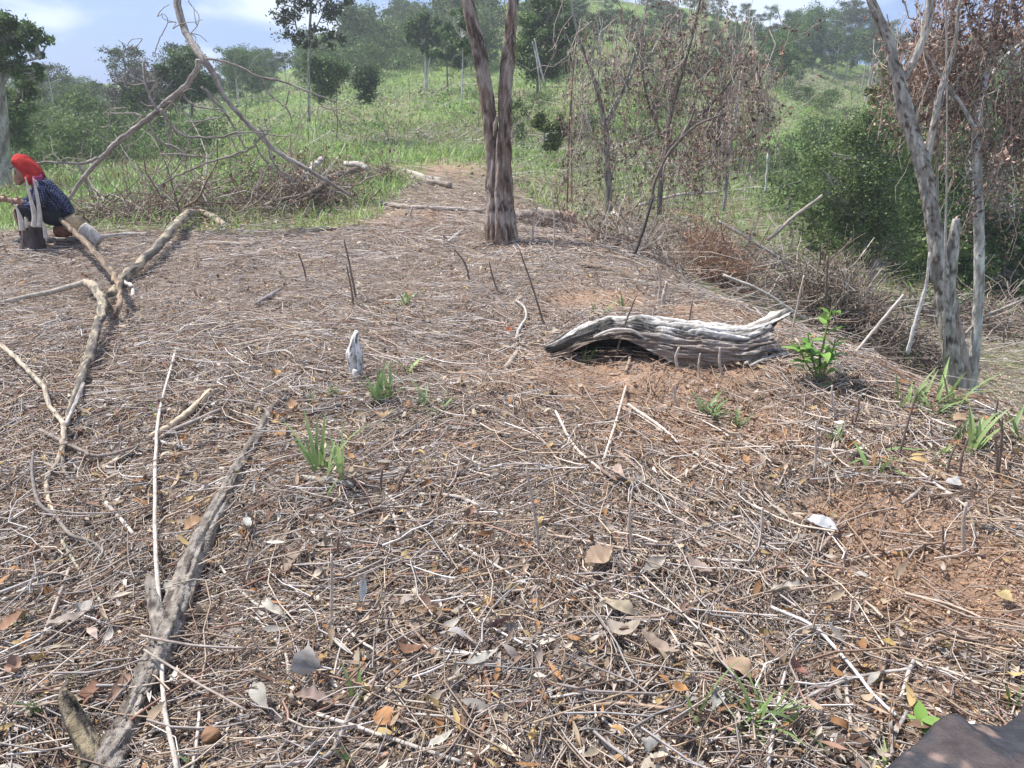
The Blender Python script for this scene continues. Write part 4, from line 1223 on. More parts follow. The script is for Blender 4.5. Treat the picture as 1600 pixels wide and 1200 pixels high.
mb = MB()
limb(mb, [(75, 328, 7, .30), (100, 348, 9, .30), (120, 365, 11, .28), (148, 395, 13, .26), (170, 420, 12, .22), (183, 440, 13, .2), (188, 460, 12, .16), (186, 480, 10, .12), (178, 500, 8, .02)], h=0, k=12, n=6, rough=.24, wob=.16, colf=patchy((.17, .125, .09), (.30, .22, .15), (.07, .06, .05), 12), seed=19)
tag(mb.build("curved_branch", M['barkfine']), "dark brown branch curving up from the ground toward the seated person", "branch")
t = thing("crooked_branch", "thin pale crooked branch zigzagging down near the left edge", "branch", gp(88, 700))
mb = MB()
limb(mb, [(0, 538, 9, .04), (25, 560, 9, .06), (50, 585, 9, .08), (68, 605, 9, .08), (78, 635, 9, .06), (98, 662, 10, .06), (99, 690, 9, .05), (90, 720, 9, .03), (74, 745, 9, .03), (74, 775, 8, .03), (86, 805, 9, .02)], h=0, k=10, n=6, rough=.2, wob=.2, colf=patchy((.38, .32, .25), (.46, .38, .28), (.18, .15, .12), 20), seed=21)
mb.build("main_limb", M['barkfine'], t)
mb = MB()
limb(mb, [(130, 600, 8, .07), (118, 630, 8, .08), (104, 662, 8, .08)], h=0, k=8, n=5, colf=patchy((.48, .46, .43), (.2, .17, .15), None, 20))
limb(mb, [(98, 690, 8, .05), (100, 735, 8, .03), (118, 755, 7, .02), (140, 763, 6, .01)], h=0, k=8, n=5, col=(.2, .17, .15))
limb(mb, [(86, 805, 7, .03), (60, 785, 7, .05), (50, 740, 6, .1), (52, 705, 5, .14)], h=0, k=8, n=5, col=(.19, .165, .15))
limb(mb, [(86, 805, 8, .03), (110, 835, 7, .05), (150, 850, 6, .04), (175, 885, 5, .02)], h=0, k=8, n=5, col=(.21, .18, .16))
mb.build("side_twigs", M['barkfine'], t)
mb = MB()
limb(mb, [(0, 632, 8), (30, 628, 9), (62, 622, 9), (110, 612, 7)], h=0, lie=.8, k=10, n=6, colf=patchy((.36, .30, .22), (.25, .21, .17), None))
tag(mb.build("fallen_branch", M['barkfine']), "tan branch lying flat at the left edge beneath the thin zigzag branch", "branch")
mb = MB()
limb(mb, [(62, 672, 8), (120, 700, 7), (160, 712, 7), (235, 690, 6)], h=.03, lie=.8, k=8, n=6, wob=.2, col=(.22, .185, .16))
tag(mb.build("fallen_branch", M['barkfine']), "thin dark branch lying between the zigzag branch and the thick tan stick", "branch")

WSC = 1.0
# ---------------- long grey log running down the left foreground
t = thing("long_log", "long weathered grey log running down the left foreground", "log", gp(290, 880))
fl = patchy((.26, .23, .20), (.16, .135, .115), (.09, .075, .065), 26, .5, 10)
mb = MB()
limb(mb, [(446, 606, 10), (438, 622, 16), (424, 645, 20), (405, 680, 21), (385, 712, 22), (366, 745, 26), (345, 785, 31), (325, 825, 34), (305, 870, 41), (285, 920, 44), (270, 965, 46), (252, 1012, 48), (232, 1055, 44), (212, 1100, 44), (190, 1150, 49), (165, 1205, 52), (140, 1260, 49)],
     lie=.5, k=44, n=12, rough=.26, groove=.34, wob=.04, seed=33, colf=fl)
mb.build("log_body", M['bark'], t)
mb = MB()
limb(mb, [(236, 905, 20), (240, 940, 24), (250, 985, 26), (258, 1020, 18)], lie=1.6, k=20, n=8, rough=.3, groove=.2, seed=35, colf=fl)
mb.build("bark_ridge", M['bark'], t)
mb = MB()
limb(mb, [(150, 1205, 44, .0), (138, 1165, 40, .03), (120, 1125, 36, .06), (104, 1092, 26, .10), (98, 1078, 12, .12)], h=.02, k=28, n=8, rough=.25, groove=.22, seed=37, colf=patchy((.10, .085, .07), (.22, .18, .12), (.05, .045, .04), 18))
tag(mb.build("broken_stub", M['bark']), "dark pointed broken wood stub left of the long log's lower end", "stub")

# ---------------- small white weathered snag
t = thing("white_snag", "small bleached white broken stump standing in the litter", "stump", gp(557, 600))
mb = MB()
fw = patchy((.66, .65, .63), (.60, .58, .55), (.12, .10, .09), 26, .5, 12)
Yw = gp(557, 590)[1]
limb(mb, [(556, 600, 12), (552, 575, 18), (551, 552, 22), (553, 532, 14), (557, 517, 7)], Y=Yw, k=20, n=8, rough=.3, groove=.35, seed=4, colf=fw)
limb(mb, [(560, 602, 10), (562, 575, 11), (560, 550, 12), (556, 530, 8), (558, 519, 4)], Y=Yw - .02, k=14, n=8, rough=.3, groove=.3, seed=5, colf=fw)
limb(mb, [(554, 618, 7), (555, 600, 9), (557, 578, 12)], Y=Yw - .05, k=10, n=6, rough=.2, seed=6, colf=fw)
mb.build("snag_body", M['wood'], t)


# ---------------- hollow pale log on the red mound
def hollow_log():
    A = gp(868, 560); Bp = gp(1204, 560)
    t = thing("hollow_log", "bleached hollow log arching over the red soil mound", "log", (A + Bp) / 2)
    n, k = 420, 150
    s = np.linspace(0, 1, n)
    keys = [0, .05, .12, .22, .32, .45, .6, .75, .88, .95, 1]
    rad = np.interp(s, keys, [.06, .11, .145, .16, .165, .162, .155, .145, .132, .122, .115])
    cz = np.interp(s, keys, [-.02, .01, .045, .085, .10, .095, .08, .065, .065, .08, .095])
    a0 = np.interp(s, keys, [-5, 12, 24, 32, 26, 0, -30, -42, -45, -45, -40])
    a1 = np.interp(s, keys, [200, 200, 205, 210, 210, 215, 215, 215, 215, 215, 215])
    base = A[None] + (Bp - A)[None] * s[:, None]
    bow = .08 * np.sin(s * math.pi)
    k9 = np.hanning(61); k9 /= k9.sum()
    rad, cz, a0 = [np.convolve(np.pad(v, 30, mode='edge'), k9, 'valid') for v in (rad, cz, a0)]
    ax = (Bp - A) / np.linalg.norm(Bp - A)
    side = np.array([ax[1], -ax[0], 0])      # toward the camera
    g0 = ground(base[:, 0], base[:, 1] + .08).mean() * .6 + np.linspace(A[2], Bp[2], n) * .4
    mb = MB()
    u = np.linspace(0, 1, k)
    ang = np.radians(a0[:, None] + (a1 - a0)[:, None] * u[None])
    ss = np.tile(s[:, None], (1, k)) * 1.35
    twist = ang + ss * .35 + .25 * (fbm(ss * 2.2, ang * 0, 69) - .5)
    g = fbm(twist * 4.6, ss * 3.0, 61, 5); g2 = fbm(twist * 17.0, ss * 9.0, 62, 3); g3 = fbm(twist * 2.0, ss * 9, 63, 4)
    furrow = np.abs(2 * g - 1)
    r_out = rad[:, None] * (1 + .26 * (g3 - .5)) - .024 * np.clip(.2 - furrow, 0, 1) / .2 - .024 * (1 - g2) + .016
    # horn at the right end, torn fibres
    jag = (fbm(ang * 6.2, ang * 0 + 3, 64, 3) - .5) * .16 - .03 + .09 * np.exp(-((ang - 1.45) / .35) ** 2) + (fbm(ang * 14, ang * 0, 65, 2) - .5) * .05
    ends = np.clip((ss / 1.35 - .80) / .20, 0, 1) ** 2
    jag0 = (fbm(ang * 5.2, ang * 0 + 7, 66, 3) - .5) * .22
    e0 = np.clip((.2 - ss / 1.35) / .2, 0, 1) ** 2
    along = ends * jag - e0 * jag0
    horn = np.exp(-((ang - 1.5) / .42) ** 2) * np.clip((ss / 1.35 - .84) / .16, 0, 1) ** 2 * .10

    def shell(r):
        C = base + side[None] * (bow - .03)[:, None]
        X = C[:, None] + ax[None, None] * along[..., None] + side[None, None] * (np.cos(ang) * r)[..., None]
        X[..., 2] = g0[:, None] + cz[:, None] + np.sin(ang) * r + horn
        return X
    Vo = shell(r_out)
    th = .022 * np.clip(np.minimum(u, 1 - u) * 10, .15, 1)[None] * np.clip(np.minimum(s, 1 - s) * 12, .2, 1)[:, None]
    Vi = shell(r_out - th - .004)
    pale = np.array([.58, .56, .53]); mid = np.array([.25, .22, .19]); dark = np.array([.10, .085, .075])
    m = sstep(.02, .16, furrow)[..., None]
    fine = sstep(.35, .6, g2)[..., None]
    Co = (dark * (1 - m) + (mid * (1 - fine) + pale * fine) * m)
    ch = sstep(.42, .52, fbm(ss * 5 + 2, ang * 1.6, 67))[..., None] * sstep(.56, .36, s)[:, None, None] * .95
    Co = Co * (1 - ch) + np.array([.06, .055, .05]) * ch
    br = (.35 + .6 * fbm(ss * 3, ang * 1.2 + 4, 68))[..., None] * sstep(1.0, .35, ang)[..., None]
    Co = Co * (1 - br) + np.array([.24, .18, .14]) * br
    i = np.arange(n - 1)[:, None] * k; j = np.arange(k - 1)[None]
    F = np.stack([i + j, i + j + 1, i + k + j + 1, i + k + j], -1).reshape(-1, 4)
    nn = n * k
    V = np.concatenate([Vo.reshape(-1, 3), Vi.reshape(-1, 3)])
    C = np.concatenate([Co.reshape(-1, 3), np.tile([.075, .06, .05], (nn, 1))])
    F2 = F[:, ::-1] + nn
    rim = []
    for q in range(n - 1):
        for jj in (0, k - 1):
            rim.append([q * k + jj, (q + 1) * k + jj, (q + 1) * k + jj + nn, q * k + jj + nn])
    for jj in range(k - 1):
        for q in (0, n - 1):
            rim.append([q * k + jj, q * k + jj + 1, q * k + jj + 1 + nn, q * k + jj + nn])
    mb.add(V, np.concatenate([F, F2, np.array(rim)]), C)
    mb.build("log_shell", M['fibre'], t)
    mb = MB()
    ff = patchy((.50, .48, .45), (.32, .29, .26), None, 30)
    for sp in ([(1165, 568, 5), (1190, 552, 9), (1222, 545, 7)], [(1172, 572, 4), (1200, 560, 7), (1228, 552, 5)], [(1160, 560, 4), (1185, 548, 7), (1215, 538, 5)]):
        limb(mb, sp, h=.03, k=8, n=6, rough=.2, wob=.2, colf=ff)
    mb.build("splinter", M['wood'], t)
    mb = MB()
    limb(mb, [(928, 527, 4, .02), (955, 516, 5, .0), (985, 516, 5, -.01), (1010, 528, 5, .0), (1045, 535, 4, .0)], Y=A[1] - .22, k=8, n=6, wob=.1, col=(.44, .40, .36))
    mb.build("fibre_strip", M['wood'], t)
    # roots in front
    for q, (sp, lab) in enumerate((([(978, 580, 5), (984, 560, 5), (982, 547, 5), (992, 544, 4)], "looped thin root left in front of the pale hollow log"),
                                ([(1022, 555, 4), (1024, 546, 5), (1040, 549, 5), (1055, 556, 4)], "looped thin root under the middle of the pale hollow log"),
                                ([(1096, 540, 4), (1102, 548, 4), (1140, 552, 4), (1150, 558, 3)], "thin horizontal root under the right half of the pale log"))):
        mb = MB(); limb(mb, sp, h=.02, k=6, n=6, col=(.34, .25, .18))
        tag(mb.build("dry_root", M['barkfine']), lab, "root")


hollow_log()

# ---------------- charred stump at the bottom right corner
t = thing("charred_stump", "smooth blackened burnt stump cut off by the bottom right corner", "stump", gp(1520, 1250))
mb = MB()
S0 = [(1350, 1230), (1395, 1188), (1430, 1160), (1455, 1135), (1482, 1126), (1508, 1140), (1540, 1144), (1568, 1138), (1590, 1112), (1604, 1080), (1640, 1050)]
up = np.array([gp(*p, .13) for p in S0]); upc = crom(up, 8)
n = len(upc)
K = 40
rows = []
for q in range(K):
    f = q / (K - 1)
    # from the far rim over the lit top toward the camera and down
    off = np.zeros_like(upc)
    off[:, 1] -= max(0, f - .09) * .62
    off[:, 0] += f * .10
    prof = .06 * math.sin(min(f * 2.2, 1) * math.pi / 2) - (.0 if f > .06 else (.06 - f) * 2.0)
    z = prof - .12 * max(0, f - .6) ** 2 * 6
    P = upc + off
    P[:, 2] = upc[:, 2] + z + .05 * (fbm(P[:, 0] * 7, P[:, 1] * 7, 81) - .5) + .012 * (fbm(P[:, 0] * 40, P[:, 1] * 40, 82) - .5)
    if q == 0:
        P[:, 2] = ground(P[:, 0], P[:, 1]) - .03
    rows.append(P)
V = np.array(rows)
nz = fbm(V[..., 0] * 9, V[..., 1] * 9, 83); nb = fbm(V[..., 0] * 26 + 5, V[..., 1] * 26, 84)
C = np.array([.026, .026, .032]) * (1 - sstep(.5, .62, nz))[..., None] + np.array([.055, .043, .042]) * sstep(.5, .62, nz)[..., None]
C = C * (1 - sstep(.72, .76, nb)[..., None] * .6) + np.array([.15, .10, .08]) * sstep(.72, .76, nb)[..., None]
i = np.arange(K - 1)[:, None] * n; j = np.arange(n - 1)[None]
mb.add(V.reshape(-1, 3), np.stack([i + j, i + j + 1, i + n + j + 1, i + n + j], -1).reshape(-1, 4), C.reshape(-1, 3))
mb.build("stump_body", mat_col("charred_wood", .6, 30, .4, .004, 90, spec=.4), t)
for sp, c, lab in (([(1500, 1215, 14, .05), (1516, 1180, 14, .06), (1530, 1145, 12, .03)], (.26, .23, .19), "grey stick lying over the burnt stump, left one"),
                   ([(1540, 1220, 20, .08), (1575, 1180, 16, .09), (1610, 1130, 14, .08)], (.20, .16, .13), "thick brown stick lying over the burnt stump"),
                   ([(1560, 1215, 6, .10), (1590, 1165, 7, .10), (1604, 1135, 7, .10)], (.30, .25, .2), "thin stick beside the thick brown one on the burnt stump")):
    mb = MB(); limb(mb, sp, h=.06, k=10, n=6, rough=.15, seed=4, colf=patchy(np.array(c) * .8, np.array(c) * 1.2, None, 40))
    tag(mb.build("dry_stick", M['barkfine']), lab, "stick")


# ---------------- grass tufts and small green plants
G1 = (.20, .29, .10); G2 = (.16, .24, .09); G3 = (.27, .36, .14)
TUFT = [
    (503, 742, 90, 14, 7, G1, .35, "tall bright green grass tuft on the bark slab, left of two"), (532, 752, 100, 9, 6, G3, .4, "tall light green grass tuft right on the bark slab"),
    (592, 632, 62, 14, 6, G2, .5, "dense grass clump growing behind the rusty leaf"), (640, 586, 34, 6, 8, G3, .5, "two broad bright blades right of the white snag"),
    (487, 634, 24, 6, 5, G1, .4, "tiny grass sprout right of the long log's upper end"), (520, 622, 30, 6, 5, G1, .4, "small sprout left of the dense grass clump"),
    (662, 640, 44, 8, 5, G2, .5, "thin blades right of the dense grass clump"), (690, 646, 32, 7, 5, G2, .7, "low thin blades furthest right of the clump"),
    (600, 660, 28, 9, 4, G2, .9, "low spreading blades under the dense clump"), (635, 478, 34, 7, 6, G2, .6, "lone grass sprout in the middle of the flat ground"),
    (925, 490, 26, 4, 5, G1, .2, "leftmost sprout behind the pale hollow log"), (946, 490, 22, 5, 6, G3, .4, "yellowish sprout behind the pale hollow log"),
    (971, 484, 24, 4, 5, G2, .2, "dark sprout touching the top of the pale hollow log"), (1112, 655, 46, 16, 5, G2, .7, "low green grass mat on the red soil"),
    (1150, 668, 40, 14, 4, G2, 1.1, "flattened grass right beside the low green mat"), (1358, 735, 70, 4, 8, G2, .75, "long broad green blades lying on the litter"),
    (1372, 712, 60, 3, 9, G2, 1.1, "blade pair pointing right from the long broad blades"), (1412, 575, 66, 6, 8, G2, .25, "tall blade tuft on the right ridge edge"),
    (1418, 640, 70, 8, 6, G1, .4, "leafy tuft on the bare edge at the right"), (1475, 640, 96, 9, 7, G1, .6, "tall arching tuft in front of the mottled tree"),
    (1452, 650, 50, 12, 5, G2, .8, "low green tuft below the arching tuft"), (1525, 710, 80, 10, 8, G3, .6, "light green tuft by the dark twig pair at the right"),
    (1586, 690, 76, 9, 9, G2, .6, "broad leaved tuft cut by the right edge"), (1465, 715, 30, 7, 6, G3, .5, "small light tuft left of the dark twig pair"),
    (1500, 690, 44, 12, 5, G2, .7, "ragged tuft between the two tall ones at the right"), (1470, 725, 26, 6, 5, G2, .8, "spreading sprout above the whitish rounded leaf"),
    (1188, 1128, 70, 12, 7, G1, .5, "bright grass tuft right of the long rolled leaf"), (1165, 1135, 50, 14, 5, G2, .7, "low grass left part beside the bright tuft"),
    (1085, 1125, 118, 5, 6, G3, .3, "few tall thin blades in the lower right middle"), (562, 1092, 56, 5, 7, G1, .5, "small grass sprout right of the broad grey leaf"),
    (535, 1200, 62, 3, 9, G1, .15, "single broad blade at the bottom edge"), (1245, 1132, 66, 5, 8, G2, .6, "sprout left of the pale upright stem at lower right"),
    (1246, 1160, 30, 6, 7, G2, 1.0, "low spreading sprout at the foot of the pale stem"), (914, 566, 28, 6, 5, G2, .6, "small sprout in the shade of the pale hollow log"),
    (1385, 1200, 40, 4, 7, G3, 1.0, "blade at the bottom edge left of the burnt stump"), (678, 975, 22, 6, 4, G2, .6, "tiny sprout beside the slanting brown stem"),
    (1580, 1105, 40, 5, 7, G1, .4, "sprout behind the burnt stump at the right edge"), (1285, 610, 26, 6, 5, G2, .4, "sprout at the foot of the leafy sapling"),
    (62, 1115, 46, 8, 4, G2, .4, "faint grass sprout at the lower left"), (115, 1075, 26, 6, 5, G2, .6, "tiny green sprout between the red brown leaves"),
    (40, 975, 30, 8, 5, G2, .9, "small green sprout at the left edge"), (188, 770, 14, 5, 5, G2, .8, "tiny green sprig above the small orange leaf"),
    (240, 645, 18, 5, 5, G2, .6, "green sprig left of the long thin stem's top"), (330, 330, 40, 26, 5, G3, .5, "bright grass clump behind the arching branch"),
    (178, 322, 40, 20, 4, G3, .4, "bright grass clump right of the seated person"), (440, 322, 42, 30, 5, G3, .5, "bright grass clump on the edge of the cleared ground"),
    (1310, 690, 30, 5, 5, G2, .6, "green sprig below the pale stem under the sapling"), (300, 1195, 26, 4, 5, G2, .5, "green sprig at the bottom left near the log"),
]
for i, (px, py, hp, nb, wp, c, ln, lab) in enumerate(TUFT):
    rng = np.random.default_rng(300 + i)
    p = gp(px, py)
    s = scale_at(px, py, p[1])
    h = hp * s * 1.05
    if ln >= .9: h *= .8
    sp = .04 * (hp * s / .2) * (2.2 if nb > 18 else 1)
    P0 = p[None] + np.stack([rng.normal(0, sp * .6, nb), rng.normal(0, sp * .6, nb), np.full(nb, -.01)], -1)
    P0[:, 2] = ground(P0[:, 0], P0[:, 1]) - .005
    L = h * rng.uniform(.55, 1.15, nb)
    C = np.array(c) * rng.uniform(.75, 1.25, (nb, 1)) * np.array([1, 1, 1])
    mb = MB()
    bulk_blades(mb, P0, rng.uniform(0, 6.28, nb), L, np.clip(wp * s * rng.uniform(.55, 1.1, nb), .0025, .022), C, rng.uniform(.1, .7, nb) * (.5 + ln), rng.uniform(0, 1, nb) * ln)
    o = mb.build("grass_tuft", M['grass'])
    tag(o, lab, "grass tuft", "young grass tufts on the ridge")


def leafy_plant(name, label, base, Y, stems, lpx, nleaf, cols, seed, cat="plant", wr=.5):
    """stems: pixel polylines; broad leaves stand off along each"""
    rng = np.random.default_rng(seed)
    t = thing(name, label, cat, base)
    mb = MB(); pts = []
    for s in stems:
        P, R = limb(mb, s, Y=Y, k=6, n=8, wob=.3, col=(.16, .20, .07))
        pts.append(P)
    mb.build("stem", M['barkfine'], t)
    mb = MB()
    sc = scale_at(stems[0][0][0], stems[0][0][1], Y)
    for P in pts:
        m = max(3, int(nleaf / len(pts)))
        for q in range(m):
            f = .25 + .75 * (q + rng.uniform(0, .6)) / m
            c = P[min(len(P) - 1, int(f * (len(P) - 1)))]
            hd = q * 2.4 + rng.normal(0, .4); el = rng.uniform(-.1, .7)
            L = lpx * sc * rng.uniform(.7, 1.15) * (1.1 - .3 * f)
            d = np.array([math.cos(hd) * math.cos(el), math.sin(hd) * math.cos(el), math.sin(el)])
            Rm = rotz(np.array([hd]))[0] @ np.array([[math.cos(el), 0, -math.sin(el)], [0, 1, 0], [math.sin(el), 0, math.cos(el)]])
            bulk_leaves(mb, (c + d * L * .5)[None], Rm[None], np.array([L]), np.array([L * wr]), np.array([cols[rng.integers(0, len(cols))]]) * rng.uniform(.8, 1.2), rng, .6, .25, 6)
    mb.build("leaves", M['leaf'], t)
    return t


GL = [(.17, .30, .06), (.13, .25, .05), (.22, .36, .09)]
b = gp(1282, 598)
leafy_plant("leafy_sapling", "bright green broad leaved sapling standing right of the pale hollow log", b, b[1],
            [[(1282, 600, 4), (1282, 560, 4), (1292, 510, 3), (1301, 478, 2)], [(1280, 598, 3), (1268, 555, 3), (1262, 520, 2)], [(1282, 596, 3), (1296, 560, 3), (1306, 530, 2)], [(1280, 598, 3), (1258, 565, 2), (1246, 535, 2)]], 34, 44, GL, 61)
b = gp(1440, 1145)
leafy_plant("green_seedling", "small bright green seedling by the burnt stump", b, b[1], [[(1440, 1150, 3), (1440, 1135, 3), (1438, 1122, 2)]], 40, 6, GL, 62, wr=.55)
b = gp(700, 480)


# ---------------- trees
def leaf_cloud(mb, centres, rad, n, L, cols, rng, drop=0.0, flat=.8, wr=.5, tone=.35):
    """n small leaves around cluster centres (K,3) with radii"""
    K = len(centres)
    i = rng.integers(0, K, n)
    g = rng.normal(0, .5, (n, 3)) * np.array([1, 1, flat])
    P = centres[i] + g * np.broadcast_to(rad, (K,))[i][:, None]
    P[:, 2] -= drop * rng.uniform(0, 1, n)
    ct = 1 + tone * (rng.uniform(0, 2, K) - 1)
    C = np.array(cols)[rng.integers(0, len(cols), n)] * ct[i][:, None] * rng.uniform(.75, 1.25, (n, 1))
    ll = L * rng.uniform(.6, 1.3, n)
    bulk_quads(mb, P, rot_rand(n, rng), ll, ll * wr * rng.uniform(.7, 1.3, n), C)


def hero_tree(name, label, Y, trunks, blobs, nleaf, lsz, cols, seed, bark, base=None, cat="tree", group=None, dens=1.0, tips=8, clr=.22, kb=10, groove=0.0, rough=.15, bn=14, leafpart="crown", mat=None, wr=.5, drop=0.0, brr=2.2):
    rng = np.random.default_rng(seed)
    f = trunks[0][0]
    b = pix(f[0], f[1], Y) if base is None else base
    t = thing(name, label, cat, b, group)
    mb = MB(); TP = []
    P, R = limb(mb, trunks[0], Y=Y, k=kb * (2 if groove else 1), n=20 if groove else 8, rough=rough, groove=groove, seed=seed, colf=bark)
    TP.append(P)
    mb.build("trunk", M['bark'], t)
    for s in trunks[1:]:
        mb = MB()
        P, R = limb(mb, s, Y=Y, k=kb, n=6, rough=rough, seed=seed + 1, colf=bark)
        TP.append(P)
        mb.build("limb", M['bark'], t)
    if not blobs:
        return t
    allp = np.concatenate(TP)
    cen, rad = [], []
    mb = MB()
    for (px, py, rx, ry) in blobs:
        s = scale_at(px, py, Y)
        c0 = pix(px, py, Y)
        m = max(3, int(bn * rx * ry / 900 * dens))
        for q in range(m):
            v = rng.normal(size=3); v /= np.linalg.norm(v); v *= rng.uniform(.25, 1) ** .5
            c = c0 + v * np.array([rx * s, min(rx, ry) * s, ry * s])
            cen.append(c); rad.append(min(rx, ry) * s * clr * 1.35 * rng.uniform(.7, 1.5))
    cen = np.array(cen); rad = np.array(rad)
    s = scale_at(blobs[0][0], blobs[0][1], Y)
    for c in cen:
        d = np.linalg.norm(allp - c, axis=1) + np.where(allp[:, 2] > c[2], 3.0, 0)
        a = allp[np.argmin(d)]
        mpt = (a + c) / 2 + rng.normal(0, .08, 3) * np.linalg.norm(c - a) + np.array([0, 0, -.06 * np.linalg.norm(c - a)])
        P = crom(np.array([a, mpt, c]), 4)
        tube(mb, P, np.linspace(brr, .6, len(P)) * s, 5, bark(P, None, None)[0] if callable(bark) else bark, 0, 0, False)
    mb.build("branches", M['barkfine'], t)
    mb = MB()
    leaf_cloud(mb, cen, rad, nleaf, lsz, cols, rng, wr=wr, drop=drop)
    mb.build(leafpart, mat or M['leaf'], t)
    return t


DG = [(.065, .11, .035), (.09, .14, .045), (.055, .095, .035), (.12, .175, .06)]
MG = [(.11, .17, .055), (.14, .21, .07), (.09, .145, .05)]
bark_grey = patchy((.30, .275, .25), (.40, .38, .35), (.16, .14, .12), 6, .5, 15)
bark_pale = patchy((.50, .485, .46), (.60, .585, .56), (.28, .25, .22), 8, .5, 16)
bark_dark = patchy((.13, .11, .09), (.19, .16, .135), None, 6, .5, 17)
bark_mott = patchy((.30, .27, .24), (.44, .41, .37), (.13, .095, .075), 22, .48, 18)
bark_red = patchy((.30, .20, .155), (.40, .34, .30), (.11, .075, .06), 7, .5, 19)

# the mottled tree at the right with its vine curtain
hero_tree("mottled_tree", "tall mottled grey tree with peeling reddish lower trunk at the right", 7.3,
          [[(1506, 730, 30), (1494, 600, 27), (1484, 540, 25), (1476, 480, 25), (1468, 420, 28), (1462, 370, 27), (1452, 310, 25), (1443, 262, 24), (1428, 215, 22), (1414, 170, 22), (1404, 125, 22), (1394, 95, 18), (1388, 60, 17), (1372, 25, 16), (1358, -10, 15), (1345, -80, 13), (1350, -200, 8), (1330, -330, 3)],
           [(1408, 135, 14), (1420, 108, 14), (1432, 85, 13), (1446, 50, 11), (1452, 10, 12), (1456, -60, 9), (1480, -200, 5)],
           [(1448, 262, 11), (1453, 225, 12), (1462, 185, 11), (1467, 150, 9), (1480, 110, 8), (1492, 70, 6), (1500, 0, 5), (1520, -80, 3)],
           [(1492, 640, 18), (1482, 520, 18), (1484, 450, 17), (1488, 400, 17), (1492, 360, 15), (1494, 342, 10)]], [], 0, 0, None, 71, bark_mott, kb=24, groove=.22, rough=.22, base=gp(1492, 575))
hero_tree("reddish_stump_tree", "rotten reddish trunk leaning against the back of the mottled tree", 7.6,
          [[(1508, 730, 26), (1504, 590, 24), (1496, 530, 20), (1490, 480, 16), (1488, 440, 8)]], [], 0, 0, None, 72, bark_red, kb=16, groove=.3, rough=.3, cat="trunk")
VL = [(.27, .16, .125), (.34, .22, .175), (.22, .13, .10), (.40, .28, .23), (.30, .22, .19)]
rng = np.random.default_rng(80)


def vine_drape(name, label, Y, cen, blobs, nst, nlf, seed, lsz=.05, trunks=None, bark=bark_grey, cols=VL, base=None, group=None, stw=(.002, .006), stl=1.0):
    """a dead tree hung with dry vines: strands that loop and fall, leaves curled along them"""
    rng = np.random.default_rng(seed)
    b = pix(cen[0], cen[1], Y) if base is None else base
    t = thing(name, label, "dead tree", b, group)
    if trunks:
        mb = MB()
        for q, s in enumerate(trunks):
            limb(mb, s, Y=Y + .15 * q * (-1) ** q, k=12, n=7, rough=.10, wob=.03, seed=seed + q, colf=bark)
        mb.build("trunk", M['bark'], t)
    ws = np.array([bb[2] * bb[3] for bb in blobs], float); ws /= ws.sum()
    bi = rng.choice(len(blobs), nst, p=ws)
    P0 = []
    for q in bi:
        px, py, rx, ry = blobs[q]
        s = scale_at(px, py, Y); v = rng.normal(size=3); v /= np.linalg.norm(v); v *= rng.uniform(0, 1) ** .4
        g = 1 + .5 * abs(rng.normal(0, .5)) * (Y > 12)
        P0.append(pix(px, py, Y) + v * g * np.array([rx * s, min(rx, ry) * s * .8, ry * s]))
    P0 = np.array(P0)
    S = 9; tt = np.linspace(0, 1, S)
    kind = rng.uniform(size=nst)
    L = rng.uniform(.3, 1.1, nst) * stl
    hd = rng.uniform(0, 6.28, nst)
    drop = np.where(kind < .8, 1.0, rng.uniform(-.2, .5, nst))
    d = np.stack([np.cos(hd) * (1 - .8 * np.abs(drop)), np.sin(hd) * (1 - .8 * np.abs(drop)), -drop], -1)
    P = P0[:, None] + d[:, None] * (tt[None] * L[:, None])[..., None]
    P += np.cumsum(rng.normal(0, .045, (nst, S, 3)), 1) * L[:, None, None]
    P[..., 2] -= (1 - np.abs(drop))[:, None] * .35 * L[:, None] * np.sin(tt * math.pi)[None]
    R = rng.uniform(*stw, nst)[:, None] * np.linspace(1.1, .5, S)[None]
    base_c = np.array([[.34, .27, .23], [.42, .36, .31], [.25, .18, .14], [.48, .42, .37], [.30, .19, .14]])
    C = base_c[rng.integers(0, 5, nst)] * rng.uniform(.85, 1.4, (nst, 1))
    mb = MB(); bulk_tubes(mb, P, R, C, 4)
    mb.build("dry_vines", M['barkfine'], t)
    mb = MB()
    # leaves hang in bunches
    hot = rng.uniform(size=nst) ** 3.5
    i = rng.choice(nst, nlf, p=hot / hot.sum()); j = rng.uniform(0, S - 1.01, nlf)
    j0 = j.astype(int); fr = (j - j0)[:, None]
    Pc = P[i, j0] * (1 - fr) + P[i, j0 + 1] * fr + rng.normal(0, .035, (nlf, 3))
    Pc[:, 2] -= .02
    L2 = lsz * rng.uniform(.55, 1.4, nlf)
    tone = (1 + .45 * (rng.uniform(0, 2, nst) - 1))[i][:, None]
    bulk_leaves(mb, Pc, rot_rand(nlf, rng), L2, L2 * rng.uniform(.3, .6, nlf), np.array(cols)[rng.integers(0, len(cols), nlf)] * tone * rng.uniform(.7, 1.2, (nlf, 1)), rng, 1.0, .5, 2)
    mb.build("dry_leaves", M['leafdry'], t)
    return t


